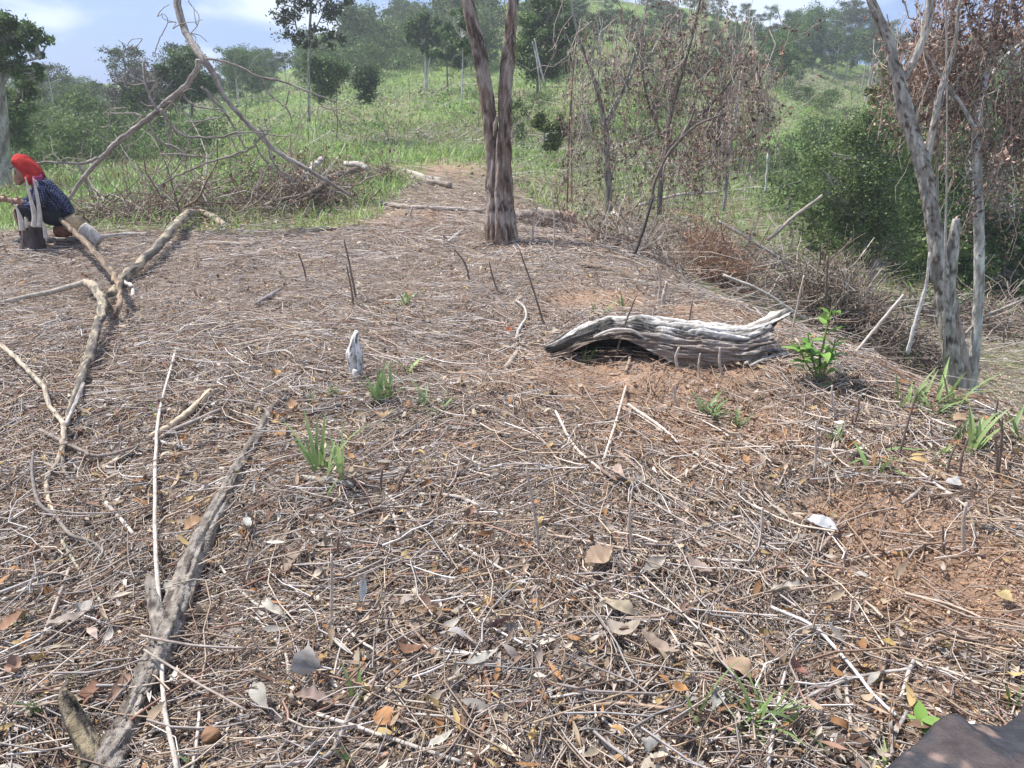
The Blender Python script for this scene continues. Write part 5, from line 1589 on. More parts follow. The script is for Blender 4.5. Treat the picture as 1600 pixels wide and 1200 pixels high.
vine_drape("vine_curtain_tree", "pale slender trunk hung with a thick curtain of reddish dry vines", 7.6, (1528, 590),
           [(1560, 60, 70, 95), (1590, 150, 50, 90), (1525, 110, 38, 70), (1570, 190, 50, 45), (1500, 20, 50, 60), (1640, 100, 60, 120), (1560, -60, 120, 70), (1430, 20, 70, 40)],
           360, 7600, 81, .055, trunks=[[(1515, 740, 17), (1519, 610, 15), (1524, 540, 15), (1529, 470, 15), (1530, 400, 15), (1529, 330, 15), (1527, 260, 14), (1526, 200, 13), (1540, 120, 11), (1555, 40, 9), (1580, -60, 6)],
                                        [(1526, 205, 7), (1500, 160, 6), (1470, 120, 4), (1440, 70, 3)], [(1535, 140, 7), (1570, 90, 6), (1620, 50, 5)]], bark=bark_pale, base=gp(1518, 600))
vine_drape("vine_draped_tree", "leafless tree wrapped in grey brown vines, pale trunk, right of the forked tree", 13.5, (952, 330),
           [(960, 60, 60, 60), (1010, 110, 70, 60), (940, 170, 45, 60), (1010, 30, 70, 40), (905, 60, 30, 60), (980, 220, 60, 60), (1060, 90, 50, 60), (930, 120, 50, 90), (900, 180, 30, 60)],
           270, 2100, 82, .085, trunks=[[(952, 330, 11), (950, 280, 11), (948, 235, 10), (944, 190, 8), (930, 130, 6), (905, 60, 4), (890, -10, 3)], [(946, 200, 5), (970, 150, 5), (990, 90, 4), (1010, 10, 3), (1015, -60, 2)], [(945, 190, 4), (1000, 100, 3), (1060, 60, 2.5)]],
           bark=bark_grey, stw=(.003, .007), stl=1.7, cols=[(.20, .15, .125), (.26, .20, .165), (.16, .12, .10), (.30, .24, .20), (.12, .13, .06)])
vine_drape("vine_draped_tree", "reddish vine covered dead tree in the middle of the valley side", 13.0, (1030, 330),
           [(1110, 60, 70, 55), (1150, 110, 50, 50), (1060, 130, 60, 60), (1090, 190, 60, 40), (1170, 50, 50, 50), (1040, 230, 40, 70), (1120, 150, 70, 50), (1070, 20, 90, 60), (1180, 110, 50, 60)],
           290, 2800, 83, .08, trunks=[[(1030, 335, 8), (1033, 280, 8), (1040, 230, 7), (1050, 170, 6), (1070, 100, 5), (1090, 20, 4), (1100, -50, 3)], [(1040, 235, 5), (1085, 190, 4), (1140, 130, 3), (1180, 60, 2)], [(1035, 215, 4), (1010, 150, 3.5), (1000, 60, 2.5)]],
           bark=bark_dark, stw=(.003, .007), stl=1.6, cols=[(.26, .165, .13), (.32, .21, .165), (.20, .13, .105), (.36, .26, .21), (.17, .10, .085)])
vine_drape("vine_draped_tree", "thin white trunk with sparse dry vines standing above the valley", 14.5, (1133, 320),
           [(1150, 165, 40, 45), (1170, 220, 50, 30), (1120, 210, 35, 35), (1190, 130, 30, 40)],
           200, 900, 84, .07, trunks=[[(1131, 330, 6), (1135, 280, 6.5), (1138, 240, 6), (1143, 200, 5), (1152, 160, 4), (1160, 110, 3)], [(1138, 235, 4), (1148, 205, 3), (1155, 165, 2.5)]], bark=bark_pale, stw=(.003, .008))
vine_drape("vine_draped_tree", "dark twiggy bare tree with bent stem over the valley slope", 11.5, (990, 330),
           [(1075, 200, 40, 25), (1110, 185, 40, 20), (1050, 250, 30, 30)],
           60, 500, 85, .07, trunks=[[(1018, 312, 4), (1025, 280, 5), (1045, 240, 6), (1065, 215, 6), (1078, 190, 5), (1085, 170, 3)], [(1062, 218, 4), (1090, 195, 4), (1125, 180, 2.5)], [(1078, 190, 3), (1110, 188, 2), (1140, 170, 1.6)]], bark=bark_dark, stw=(.003, .006))
vine_drape("vine_draped_tree", "dead vine tangle under the mottled tree's high limbs", 8.6, (1465, 300),
           [(1440, 60, 40, 50), (1480, 60, 40, 60), (1455, 120, 35, 30)],
           150, 1500, 86, .06, trunks=[[(1462, 480, 5), (1463, 380, 5), (1465, 250, 4), (1466, 150, 4), (1450, 60, 3)]], bark=bark_grey)

# leafy trees standing singly
hero_tree("leafy_tree", "dense round green tree with pale flaking trunk in the valley right of the middle", 12.0,
          [[(1350, 540, 12), (1354, 500, 11), (1358, 450, 11), (1366, 415, 10), (1374, 380, 8), (1375, 300, 6), (1368, 220, 4)], [(1367, 410, 5), (1350, 360, 4), (1325, 320, 3)]],
          [(1352, 200, 38, 30), (1342, 260, 42, 44), (1384, 275, 34, 50), (1355, 325, 50, 44), (1400, 195, 30, 34), (1308, 300, 34, 36), (1320, 360, 34, 26), (1290, 250, 20, 22), (1400, 390, 26, 30), (1385, 345, 30, 30), (1328, 215, 22, 24), (1360, 375, 34, 24)],
          30000, .042, MG + [(.17, .24, .08), (.21, .27, .10), (.10, .15, .06)], 91, bark_mott, bn=20, clr=.42)
hero_tree("leafy_tree", "green leafy tree behind the pale slender trunk at the right edge", 14.0,
          [[(1560, 560, 9), (1565, 480, 8), (1570, 400, 7), (1575, 300, 5)]],
          [(1575, 330, 50, 45), (1590, 420, 50, 50), (1560, 480, 45, 40), (1640, 380, 60, 90), (1500, 300, 36, 40), (1540, 390, 34, 40), (1490, 240, 35, 35)],
          17000, .07, MG + DG, 92, bark_grey, bn=12, clr=.34)
hero_tree("leafy_tree", "yellowish green tree behind the mottled tree's fork", 20.0,
          [[(1395, 330, 9), (1398, 260, 8), (1402, 200, 7), (1410, 130, 5)]],
          [(1395, 130, 40, 22), (1375, 150, 34, 16), (1420, 165, 36, 20), (1370, 185, 26, 14), (1440, 190, 30, 20), (1440, 130, 26, 26), (1410, 95, 30, 22)],
          9000, .09, [(.22, .20, .06), (.12, .14, .04), (.07, .10, .03), (.26, .22, .07)], 93, bark_dark, bn=14, clr=.3)
hero_tree("slender_tree", "tall slender tree with sparse leaves against the sky left of the middle", 24.0,
          [[(483, 190, 5), (482, 150, 5), (482, 100, 4.5), (483, 60, 4), (486, 10, 3.5), (488, -50, 3), (490, -110, 1.5)], [(482, 72, 3), (466, 52, 2.5), (460, 20, 2), (458, -40, 1)], [(484, 60, 2.5), (505, 20, 2), (520, -30, 1)], [(483, 85, 2), (465, 75, 1.5), (450, 55, 1)], [(484, 90, 2), (510, 65, 1.5), (535, 62, 1)]],
          [(500, 8, 26, 14), (518, 25, 20, 10), (500, 48, 22, 10), (520, 62, 24, 8), (450, 55, 26, 12), (440, 30, 22, 12), (455, 10, 26, 16), (500, -40, 50, 34), (440, -30, 30, 24), (540, 5, 12, 8), (490, 72, 30, 6)],
          5200, .10, [(.06, .075, .035), (.08, .09, .045), (.05, .065, .03)], 94, bark_grey, bn=26, clr=.55, brr=1.0)
hero_tree("broad_tree", "dark green broad tree cut by the left edge above the seated person", 17.0,
          [[(8, 330, 22), (6, 260, 20), (4, 200, 18), (2, 120, 12), (10, 60, 8)], [(4, 130, 6), (30, 100, 5), (62, 90, 3)]],
          [(20, 50, 34, 20), (45, 62, 30, 16), (10, 90, 34, 22), (60, 80, 18, 12), (0, 40, 36, 20), (30, 108, 30, 12), (-40, 70, 50, 50), (70, 110, 16, 8)],
          13000, .085, DG + MG, 95, bark_grey, bn=16, clr=.34)
hero_tree("broad_tree", "yellow green leafy tree under the broad dark one at the left edge", 20.0,
          [[(22, 300, 5), (24, 240, 5), (26, 180, 4)]],
          [(20, 140, 30, 22), (15, 180, 28, 24), (40, 165, 20, 18), (25, 215, 24, 22), (55, 120, 24, 12)], 7000, .11, MG + [(.16, .19, .06)], 96, bark_grey, bn=12, clr=.34)
hero_tree("round_tree", "round crowned green tree high on the hillside left of the forked tree", 40.0,
          [[(665, 142, 3.5), (665, 110, 3.5), (663, 80, 3), (664, 50, 2)], [(668, 142, 2.5), (668, 115, 2.5), (672, 90, 2)]],
          [(668, 32, 18, 13), (645, 44, 12, 10), (680, 55, 15, 14), (655, 60, 16, 12), (672, 78, 16, 14), (636, 48, 8, 9)], 8000, .2, DG + MG, 97, bark_pale, bn=26, clr=.34, brr=1)
hero_tree("round_tree", "lighter green tree right beside the round crowned one on the hillside", 36.0,
          [[(699, 143, 2.5), (699, 120, 2.5), (698, 90, 2)]],
          [(705, 60, 20, 14), (695, 80, 18, 12), (720, 70, 16, 16), (712, 92, 18, 12), (700, 45, 14, 8)], 7000, .18, MG, 98, bark_dark, bn=22, clr=.34, brr=1)
hero_tree("pale_trunk_tree", "slim tree with white trunk on the grassy hillside left of the forked tree", 27.0,
          [[(721, 170, 2.6), (722, 140, 2.4), (723, 100, 2), (722, 60, 1.5)]],
          [(722, 40, 18, 14), (728, 75, 16, 12), (716, 20, 14, 10)], 3000, .13, MG, 99, bark_pale, bn=20, clr=.34, brr=.8)
hero_tree("bare_dome_tree", "leafless grey domed tree behind the leaning limbs", 30.0,
          [[(225, 215, 5), (226, 185, 5), (230, 160, 4), (232, 130, 3)], [(226, 180, 3), (200, 150, 2), (185, 130, 1.5)], [(228, 175, 3), (255, 145, 2), (270, 125, 1.5)]],
          [(195, 125, 30, 22), (225, 115, 34, 18), (215, 150, 46, 26), (180, 150, 20, 22), (245, 150, 30, 22)], 5200, .11, [(.19, .165, .15), (.15, .13, .12), (.23, .20, .18), (.10, .11, .06)], 100, bark_grey, bn=48, clr=.2, brr=.9, wr=.3, mat=M['leafdry'], leafpart="twigs")
hero_tree("round_tree", "dark green round tree beside the grey domed one", 30.5,
          [[(300, 205, 4), (300, 170, 4), (298, 140, 3)]],
          [(290, 95, 28, 16), (265, 115, 24, 18), (310, 118, 26, 20), (290, 140, 34, 18), (325, 140, 16, 16)], 9500, .12, DG + MG, 101, bark_dark, bn=22, clr=.42, brr=1)
hero_tree("bushy_tree", "dark bushy tree behind the sparse slender tree", 30.0,
          [[(500, 160, 4), (500, 140, 3), (500, 110, 3)]],
          [(500, 115, 24, 18), (512, 135, 18, 16), (490, 95, 18, 12), (520, 108, 22, 14)], 7000, .11, DG + MG, 102, bark_dark, bn=22, clr=.55, brr=1)
hero_tree("bushy_tree", "conical grey green bush standing on the hillside grass", 29.0,
          [[(570, 162, 3), (570, 140, 3), (571, 115, 2)]],
          [(571, 112, 12, 14), (570, 132, 17, 14), (571, 147, 17, 10)], 6000, .09, [(.11, .15, .07), (.085, .12, .055)], 103, bark_grey, bn=26, clr=.6, brr=1)
hero_tree("bushy_tree", "yellow green shrub on the slope right of the forked tree", 20.0,
          [[(850, 235, 3), (850, 215, 3), (851, 195, 2)]],
          [(845, 195, 20, 14), (870, 205, 18, 14), (855, 218, 26, 12), (880, 190, 12, 12)], 6500, .085, [(.12, .17, .045), (.08, .12, .035), (.17, .2, .06)], 104, bark_grey, bn=20, clr=.34, brr=1)
hero_tree("bushy_tree", "tall green bush behind the forked tree's right stem", 30.0,
          [[(840, 145, 4), (840, 110, 4), (840, 70, 3)]],
          [(850, 60, 36, 30), (830, 95, 26, 24), (870, 95, 30, 26), (850, 20, 40, 26), (890, 50, 26, 26)], 12000, .13, MG + [(.13, .18, .05)], 105, bark_dark, bn=16, clr=.32, brr=1.1)
hero_tree("tall_spindly_tree", "spindly pale stemmed tree rising beside the green bush behind the forked tree", 26.0,
          [[(845, 140, 2.5), (838, 90, 2.5), (832, 65, 2)]], [], 0, 0, None, 106, bark_pale, cat="tree")
# thin bare stems on the valley side
for i, (s, Y, w, lab) in enumerate((([(1322, 420, 4), (1324, 480, 4), (1326, 560, 5)], 10.2, 4, "straight thin grey stem left of the green tree's trunk"), ([(1293, 400, 4), (1291, 450, 4), (1288, 500, 5)], 10.0, 4, "thin brown stem left of the dead brown shrub"),
                                    ([(1452, 395, 3), (1448, 440, 5), (1437, 480, 6), (1426, 520, 6), (1418, 552, 7)], 6.6, 5, "slim pale pole leaning left of the mottled tree"), ([(1478, -20, 3), (1479, 100, 3), (1480, 250, 3), (1478, 350, 4), (1475, 560, 4)], 6.9, 4, "straight thin vine stem hanging in front of the mottled tree"),
                                    ([(1378, 100, 3), (1380, 160, 3), (1372, 220, 3)], 9.0, 3, "short orange stem hanging by the mottled tree's left side"), ([(1200, 240, 4), (1198, 280, 4), (1196, 300, 4)], 22, 4, "short white stem in the green valley"),
                                    ([(835, 60, 2), (842, 95, 2.5), (850, 128, 2.5)], 25, 3, "pale leaning pole on the hillside right of the forked tree"))):
    mb = MB(); limb(mb, s, Y=Y, k=8, n=6, wob=.12, seed=i, colf=[bark_grey, bark_dark, bark_pale, bark_grey, bark_red, bark_pale, bark_pale][i])
    tag(mb.build("thin_bare_trunk", M['barkfine']), lab, "trunk")


# ---------------- the forests: a handful of grown kinds, then copies
def forest_kind(seed, H, cb, spread, nl, lsz, cols, bark, name, label, cat, group, nlimb=9, flat=.7):
    rng = np.random.default_rng(seed)
    t = thing(name, label, cat, (0, 0, 0), group)
    n = 8
    z = np.linspace(0, H * .93, n)
    P = np.stack([np.cumsum(rng.normal(0, .02 * H / 8, n)), np.cumsum(rng.normal(0, .02 * H / 8, n)), z], -1); P[0, :2] = 0
    Pc = crom(P, 4)
    mb = MB(); tr = H * .016 + .02
    tube(mb, Pc, np.linspace(tr, tr * .3, len(Pc)), 7, bark, .1, seed)
    mb.build("trunk", M['bark'], t)
    mb = MB(); cen = []; rad = []
    for q in range(nlimb):
        f = cb + (1 - cb) * (q + rng.uniform(0, .8)) / nlimb
        a = Pc[min(len(Pc) - 1, int(f * len(Pc)))]
        hd = q * 2.4 + rng.normal(0, .5)
        prof = math.sin(math.pi * min(1, .25 + .75 * (f - cb) / (1 - cb + 1e-6))) ** .6 + .25
        ln = spread * prof * rng.uniform(.6, 1.15)
        e = a + np.array([math.cos(hd) * ln, math.sin(hd) * ln, ln * rng.uniform(.2, .8)])
        m = (a + e) / 2 + np.array([0, 0, .08 * ln])
        C = crom(np.array([a, m, e]), 3)
        tube(mb, C, np.linspace(tr * .4, tr * .08, len(C)), 4, bark, 0, 0, False)
        for u in range(4):
            c = a + (e - a) * rng.uniform(.45, 1.05) + rng.normal(0, .16, 3) * ln
            cen.append(c); rad.append(spread * rng.uniform(.22, .42))
    cen.append(Pc[-1]); rad.append(spread * .4)
    mb.build("branches", M['barkfine'], t)
    mb = MB()
    leaf_cloud(mb, np.array(cen), np.array(rad), nl, lsz, cols, rng, flat=flat, tone=.3)
    mb.build("crown", M['far'], t)
    return t


FK = [
    forest_kind(201, 8.0, .42, 2.0, 3600, .26, DG, (.40, .38, .35), "forest_tree", "x", "tree", None, 11),
    forest_kind(202, 9.5, .55, 2.3, 3600, .28, MG, (.44, .42, .38), "forest_tree", "x", "tree", None, 10),
    forest_kind(203, 7.0, .30, 2.2, 4200, .26, DG + MG, (.22, .2, .17), "forest_tree", "x", "tree", None, 12),
    forest_kind(204, 10.5, .62, 2.6, 2600, .28, [(.06, .085, .035), (.08, .10, .045)], (.46, .44, .40), "forest_tree", "x", "tree", None, 9, .45),
    forest_kind(205, 6.0, .22, 1.7, 3400, .24, [(.10, .15, .045), (.13, .18, .05)], (.25, .22, .18), "forest_tree", "x", "tree", None, 11),
]
SK = [
    forest_kind(211, 1.7, .05, 1.1, 2000, .14, MG + [(.14, .19, .055)], (.2, .17, .13), "hillside_bush", "x", "bush", None, 9),
    forest_kind(212, 1.3, .05, 1.2, 2000, .13, MG + [(.16, .23, .08)], (.2, .17, .13), "hillside_bush", "x", "bush", None, 9),
    forest_kind(213, 2.2, .1, 1.0, 1700, .14, [(.09, .14, .04), (.12, .16, .06)], (.3, .26, .2), "hillside_bush", "x", "bush", None, 8),
]
used = set()


def plant(kinds, px, Y, sc, label, group, rng, w=None):
    k = kinds[rng.integers(0, len(kinds))] if w is None else kinds[w]
    p = pix(px, 300, Y)
    loc = (p[0], Y, gz(p[0], Y) - .08)
    rz = rng.uniform(0, 6.28); s = sc * rng.uniform(.8, 1.2)
    if k.name in used:
        o = copy_thing(k, loc, rz, s, label)
    else:
        used.add(k.name); o = k; o.location = loc; o.rotation_euler = (0, 0, rz); o.scale = (s,) * 3; o["label"] = label
    o["group"] = group
    return o


rng = np.random.default_rng(230)
for i in range(70):
    px = rng.uniform(-260, 350); Y = rng.uniform(38, 74)
    if 330 < px: Y = rng.uniform(48, 74)
    plant(FK, px, Y, .34 + .002 * (Y - 40), "woodland tree among many alike on the far left skyline", "trees of the far left treeline", rng)
for i in range(30):
    plant(FK, rng.uniform(345, 470), rng.uniform(50, 74), .30, "small dark tree in the band between the domed tree and the slender tree", "trees of the middle skyline", rng)
for i in range(14):
    plant(FK, rng.uniform(520, 640), rng.uniform(62, 82), .20, "small crest tree on the hill's left shoulder", "small trees on the hill's left shoulder", rng)
for i in range(120):
    px = rng.uniform(1205, 1760); Y = rng.uniform(60, 98)
    if px < 1300: Y = rng.uniform(68, 98)
    plant(FK, px, Y, .46, "woodland tree with thin pale stem behind the right grassy spur", "forest trees behind the right grassy spur", rng)
for i in range(95):
    plant(FK, rng.uniform(745, 1260), rng.uniform(66, 94), .27, "dark tree along the top of the central hill", "trees along the top of the central hill", rng)
for i in range(26):
    plant(FK, rng.uniform(1440, 1760), rng.uniform(26, 50), .42, "green tree on the wooded right valley side behind the pale trunk", "trees of the wooded right valley side", rng)
for i in range(30):
    plant(FK, rng.uniform(800, 1230), rng.uniform(44, 66), .34, "small green tree dotted on the upper slope behind the dry vines", "small trees on the upper slope", rng)
for i in range(34):
    plant(SK, rng.uniform(-60, 330), rng.uniform(22, 38), rng.uniform(.45, .95), "leafy green bush in the hollow left of the leaning limbs", "bushes in the left hollow", rng)
for i in range(85):
    px = rng.uniform(500, 760); Y = rng.uniform(52, 84)
    plant(SK, px, Y, rng.uniform(.9, 1.6), "round green bush high on the left flank of the hill", "bushes on the hill's left flank", rng)
for i in range(36):
    px = rng.uniform(800, 1330); Y = rng.uniform(22, 60)
    plant(SK, px, Y, rng.uniform(.35, .7), "low green bush scattered on the open slope behind the dry vines", "bushes on the open slope", rng)
for i in range(52):
    px = rng.uniform(1250, 1760); Y = rng.uniform(14, 34)
    plant(SK, px, Y, rng.uniform(.5, .95), "green bush filling the valley around the mottled tree", "bushes in the right valley", rng)


# ---------------- the seated person
PY = gp(75, 384)[1]


def pp(px, py, dy=0.0):
    return pix(px, py, PY + dy)


PS = scale_at(70, 330, PY)


def chain(mb, pts, col, k=14, n=5, ell=None):
    """pts rows (px, py, dy, radius px)"""
    P = np.array([pp(a, b, c) for a, b, c, r in pts]); R = np.array([r * PS for *_, r in pts])
    P2 = crom(P, n); R2 = np.interp(np.linspace(0, len(R) - 1, len(P2)), np.arange(len(R)), R)
    tube(mb, P2, R2, k, col, 0)


def ball(mb, c, r, col, k=16):
    q = np.linspace(-1, 1, 13)
    r = np.asarray(r, float)
    th = np.linspace(0, 2 * math.pi, k, endpoint=False)
    q = np.sin(q * math.pi / 2)
    V = np.array([[math.sqrt(max(0, 1 - z * z)) * math.cos(a), math.sqrt(max(0, 1 - z * z)) * math.sin(a), z] for z in q for a in th]) * r + c
    i = np.arange(12)[:, None] * k; j = np.arange(k)[None]; j2 = (j + 1) % k
    mb.add(V, np.stack([i + j, i + j2, i + k + j2, i + k + j], -1).reshape(-1, 4), col)


def fuse(o, vox=.008, sm=3):
    m = o.modifiers.new("remesh", 'REMESH'); m.mode = 'VOXEL'; m.voxel_size = vox; m.use_smooth_shade = True
    q = o.modifiers.new("smooth", 'SMOOTH'); q.factor = .5; q.iterations = sm


def mat_plain(name, col, rough=.8, nvar=.12, sc=25, bump=.003, dots=None, spec=.2):
    m, nt = mat_base(name); L = nt.links.new
    out = nd(nt, "ShaderNodeOutputMaterial"); pb = nd(nt, "ShaderNodeBsdfPrincipled"); tc = nd(nt, "ShaderNodeTexCoord")
    no = nd(nt, "ShaderNodeTexNoise", i_Scale=sc, i_Detail=4.0); L(tc.outputs["Object"], no.inputs["Vector"])
    mr = nd(nt, "ShaderNodeMapRange"); mr.inputs["To Min"].default_value = 1 - nvar * 2; mr.inputs["To Max"].default_value = 1 + nvar * 2
    L(no.outputs["Fac"], mr.inputs["Value"])
    mx = nd(nt, "ShaderNodeMix", data_type='RGBA', blend_type='MULTIPLY'); mx.inputs["Factor"].default_value = 1
    mx.inputs["A"].default_value = (*col, 1); L(mr.outputs["Result"], mx.inputs["B"])
    src = mx.outputs["Result"]
    if dots:
        vo = nd(nt, "ShaderNodeTexVoronoi", i_Scale=62.0, i_Randomness=.25); L(tc.outputs["Object"], vo.inputs["Vector"])
        lt = nd(nt, "ShaderNodeMath", operation='LESS_THAN'); lt.inputs[1].default_value = .30; L(vo.outputs["Distance"], lt.inputs[0])
        m2 = nd(nt, "ShaderNodeMix", data_type='RGBA'); L(lt.outputs[0], m2.inputs["Factor"]); L(src, m2.inputs["A"]); m2.inputs["B"].default_value = (*dots, 1)
        src = m2.outputs["Result"]
    L(src, pb.inputs["Base Color"]); pb.inputs["Roughness"].default_value = rough; pb.inputs["Specular IOR Level"].default_value = spec
    bp = nd(nt, "ShaderNodeBump", i_Strength=1.0, i_Distance=bump); L(no.outputs["Fac"], bp.inputs["Height"]); L(bp.outputs["Normal"], pb.inputs["Normal"])
    L(pb.outputs[0], out.inputs["Surface"])
    return m


per = thing("person", "person in a red headscarf and dark dotted shirt sitting bent forward on a cut log", "person", gp(90, 382))
SK1 = (.30, .17, .115)
mb = MB()
# head in profile facing left and a little down
hc = pp(39, 266)
ball(mb, hc, np.array([13.0, 11.5, 15.5]) * PS, SK1)
chain(mb, [(30, 272, 0, 7), (28, 280, 0, 6.5), (34, 286, 0, 6)], SK1)                 # jaw and chin
chain(mb, [(27, 262, 0, 2.2), (24.5, 269, 0, 2.4), (25.5, 272, 0, 2.6)], SK1, 8)      # nose
chain(mb, [(26.5, 276.5, -.02, 1.6), (26, 277, .0, 1.9), (26.5, 276.5, .02, 1.6)], SK1, 8)
chain(mb, [(48, 272, 0, 8), (57, 282, 0, 8.5), (68, 292, 0, 12)], SK1)                # neck
chain(mb, [(68, 292, 0, 13), (80, 312, 0, 15), (92, 332, 0, 15)], SK1)                # trunk of the body
chain(mb, [(66, 296, -.14, 6), (58, 318, -.18, 5.5), (44, 321, -.2, 5)], SK1); chain(mb, [(44, 321, -.2, 5), (37, 318, -.2, 4), (32, 314, -.2, 3.8)], SK1)
chain(mb, [(62, 294, .14, 6), (46, 314, .18, 5), (22, 315, .16, 4.6), (12, 312, .15, 3.8)], SK1)
chain(mb, [(92, 336, -.06, 10), (52, 328, -.14, 9), (57, 366, -.14, 6), (56, 372, -.14, 5)], SK1)
chain(mb, [(92, 336, .06, 10), (32, 326, .12, 8.5), (38, 362, .12, 6), (36, 368, .12, 5)], SK1)


def hand(cx, cy, dy, dx):
    chain(mb, [(cx + 5 * dx, cy - 1, dy, 4), (cx, cy, dy, 4.8), (cx - 3 * dx, cy + 1, dy, 4.4)], SK1)
    for q, (ln, o) in enumerate(((7, -3.4), (8, -1.2), (7.4, 1.1), (6, 3.3))):
        x0, y0 = cx - 4 * dx, cy + o
        chain(mb, [(x0, y0, dy + .005 * q, 1.35), (x0 - ln * .5 * dx, y0 + .8, dy - .01, 1.25), (x0 - ln * .8 * dx, y0 + 3.2, dy - .015, 1.1), (x0 - ln * .75 * dx, y0 + 5, dy - .01, .95)], SK1, 8, 3)
    chain(mb, [(cx + 2 * dx, cy - 3, dy - .02, 1.6), (cx - 2 * dx, cy - 6, dy - .03, 1.4), (cx - 5 * dx, cy - 6.5, dy - .03, 1.15)], SK1, 8, 3)


hand(28, 314, -.2, 1)
hand(7, 311, .15, 1)
o = mb.build("body", mat_plain("skin", SK1, .55, .06, 20, .001, spec=.35), per); fuse(o, .0055, 2)
for sd in (-1, 1):
    mb = MB(); ball(mb, pp(28.6, 266.5, sd * .035), np.array([.010, .008, .009]), (.02, .015, .012), 10)
    mb.build("eye", M['barkfine'], per)
# shirt
mb = MB()
BL = (.012, .017, .05)
chain(mb, [(56, 287, 0, 10), (68, 292, 0, 15), (77, 304, 0, 18), (87, 318, 0, 20), (95, 331, 0, 20), (100, 339, 0, 18)], BL, 20)
chain(mb, [(64, 291, -.15, 9), (60, 290, 0, 10), (60, 290, .15, 9)], BL)
chain(mb, [(66, 292, -.14, 10), (61, 312, -.18, 9.5), (55, 322, -.19, 8.5), (44, 321, -.2, 6.5), (37, 317, -.2, 5.2)], BL)
chain(mb, [(62, 292, .14, 9.5), (48, 312, .18, 8), (34, 316, .17, 6.5), (18, 314, .16, 5.2)], BL)
chain(mb, [(70, 305, -.08, 12), (62, 318, -.04, 13), (62, 330, 0, 12)], BL)
for q in range(6):   # folds down the back
    a = (q - 2.5) * .055
    chain(mb, [(80 + q, 298 + q, a, 4), (96, 316, a, 5), (108, 333, a, 4.5)], BL, 8)
o = mb.build("shirt", mat_plain("dotted_cloth", BL, .85, .2, 30, .004, dots=(.22, .24, .34)), per); fuse(o, .009, 3)
# trousers and boots
mb = MB()
TR = (.014, .013, .02)
chain(mb, [(100, 338, -.05, 16), (80, 338, -.1, 14), (52, 328, -.14, 11.5), (50, 330, -.14, 11)], TR); chain(mb, [(51, 328, -.14, 11), (56, 350, -.14, 9.5), (58, 372, -.14, 8)], TR)
chain(mb, [(100, 338, .05, 16), (70, 334, .1, 13), (32, 325, .12, 10.5)], TR); chain(mb, [(32, 325, .12, 10), (37, 345, .12, 9), (39, 369, .12, 7.5)], TR)
o = mb.build("trousers", mat_plain("dark_cloth", TR, .85, .2, 25, .004), per); fuse(o, .01, 3)
for x, dy in ((57, -.14), (38, .12)):
    mb = MB(); chain(mb, [(x + 3, 372, dy, 7), (x - 2, 377, dy, 6.5), (x - 10, 380, dy, 6), (x - 17, 381, dy, 4.5)], (.03, .03, .03)); chain(mb, [(x + 2, 362, dy, 7.5), (x + 2, 376, dy, 7)], (.03, .03, .03))
    o = mb.build("boot", mat_plain("rubber", (.03, .03, .032), .5, .1), per); fuse(o, .008, 2)
# headscarf: a hood open to the left, falling to the shoulders
mb = MB()
RC = (.36, .020, .018)
rings = [  # centre px, py, half width x, half depth y (m), profile of the hood from brim to nape
    (25, 257, 3, .050, 4), (27, 255, 6, .085, 8), (33, 256, 10, .105, 14), (42, 260, 14, .115, 19), (51, 264, 14, .11, 20), (58, 270, 11, .10, 17), (63, 274, 7, .08, 12), (66, 276, 2, .04, 5)]
K = 28
V = []
for (cx, cy, hw, hd, hv) in rings:
    c = pp(cx, cy)
    for a in np.linspace(math.radians(-70), math.radians(250), K):
        f = .8 if math.sin(a) < 0 else 1.0
        V.append(c + np.array([-.006 * math.sin(a) * hw * .6, math.cos(a) * hd, math.sin(a) * hv * PS * (1.0 if math.sin(a) > 0 else 1.35)]) + np.array([(.018 if math.sin(a) < -.2 else 0), 0, .010 * math.sin(a * 5 + cx * .4)]) + np.array([0, .006 * math.sin(cx * .9 + a * 7), .004 * math.sin(cx * 1.3)]))
V = np.array(V); R_ = len(rings)
i = np.arange(R_ - 1)[:, None] * K; j = np.arange(K - 1)[None]
mb.add(V, np.stack([i + j, i + j + 1, i + K + j + 1, i + K + j], -1).reshape(-1, 4), RC)
m_scarf = mat_plain("red_cloth", RC, .85, .2, 11, .03)
o = mb.build("headscarf", m_scarf, per)
sm = o.modifiers.new("thick", 'SOLIDIFY'); sm.thickness = .008; sm.offset = 1
ss_ = o.modifiers.new("sub", 'SUBSURF'); ss_.levels = 1; ss_.render_levels = 2
mb = MB()
chain(mb, [(44, 274, -.08, 8), (48, 281, -.09, 8), (50, 276, 0, 14), (56, 279, .05, 11)], RC); chain(mb, [(40, 268, -.085, 5), (42, 277, -.08, 6), (44, 284, -.05, 5)], RC)
o = mb.build("scarf_fold", m_scarf, per); fuse(o, .008, 4)
mb = MB()
chain(mb, [(52, 282, -.07, 4), (59, 280, -.06, 5.5), (65, 274, 0, 3.5)], (.30, .04, .11)); chain(mb, [(57, 276, -.1, 6), (57, 286, -.12, 6), (54, 294, -.13, 3)], (.45, .05, .16))
o = mb.build("neck_cloth", mat_plain("magenta_cloth", (.26, .035, .10), .8, .15, 20, .004), per); fuse(o, .007, 3)
mb = MB()
c = pp(25, 259)
V = []
for rr_ in np.linspace(.3, 1, 6):
    for a in np.linspace(-1.3, 1.3, 15):
        V.append(c + np.array([-math.cos(a) * .095 * rr_ + .02, math.sin(a) * .085 * (.6 + .4 * rr_), -.02 * rr_ ** 2 + .012 * math.cos(a) - .004]))
i = np.arange(5)[:, None] * 15; j = np.arange(14)[None]
mb.add(np.array(V), np.stack([i + j, i + j + 1, i + 16 + j, i + 15 + j], -1).reshape(-1, 4), (.03, .03, .035))
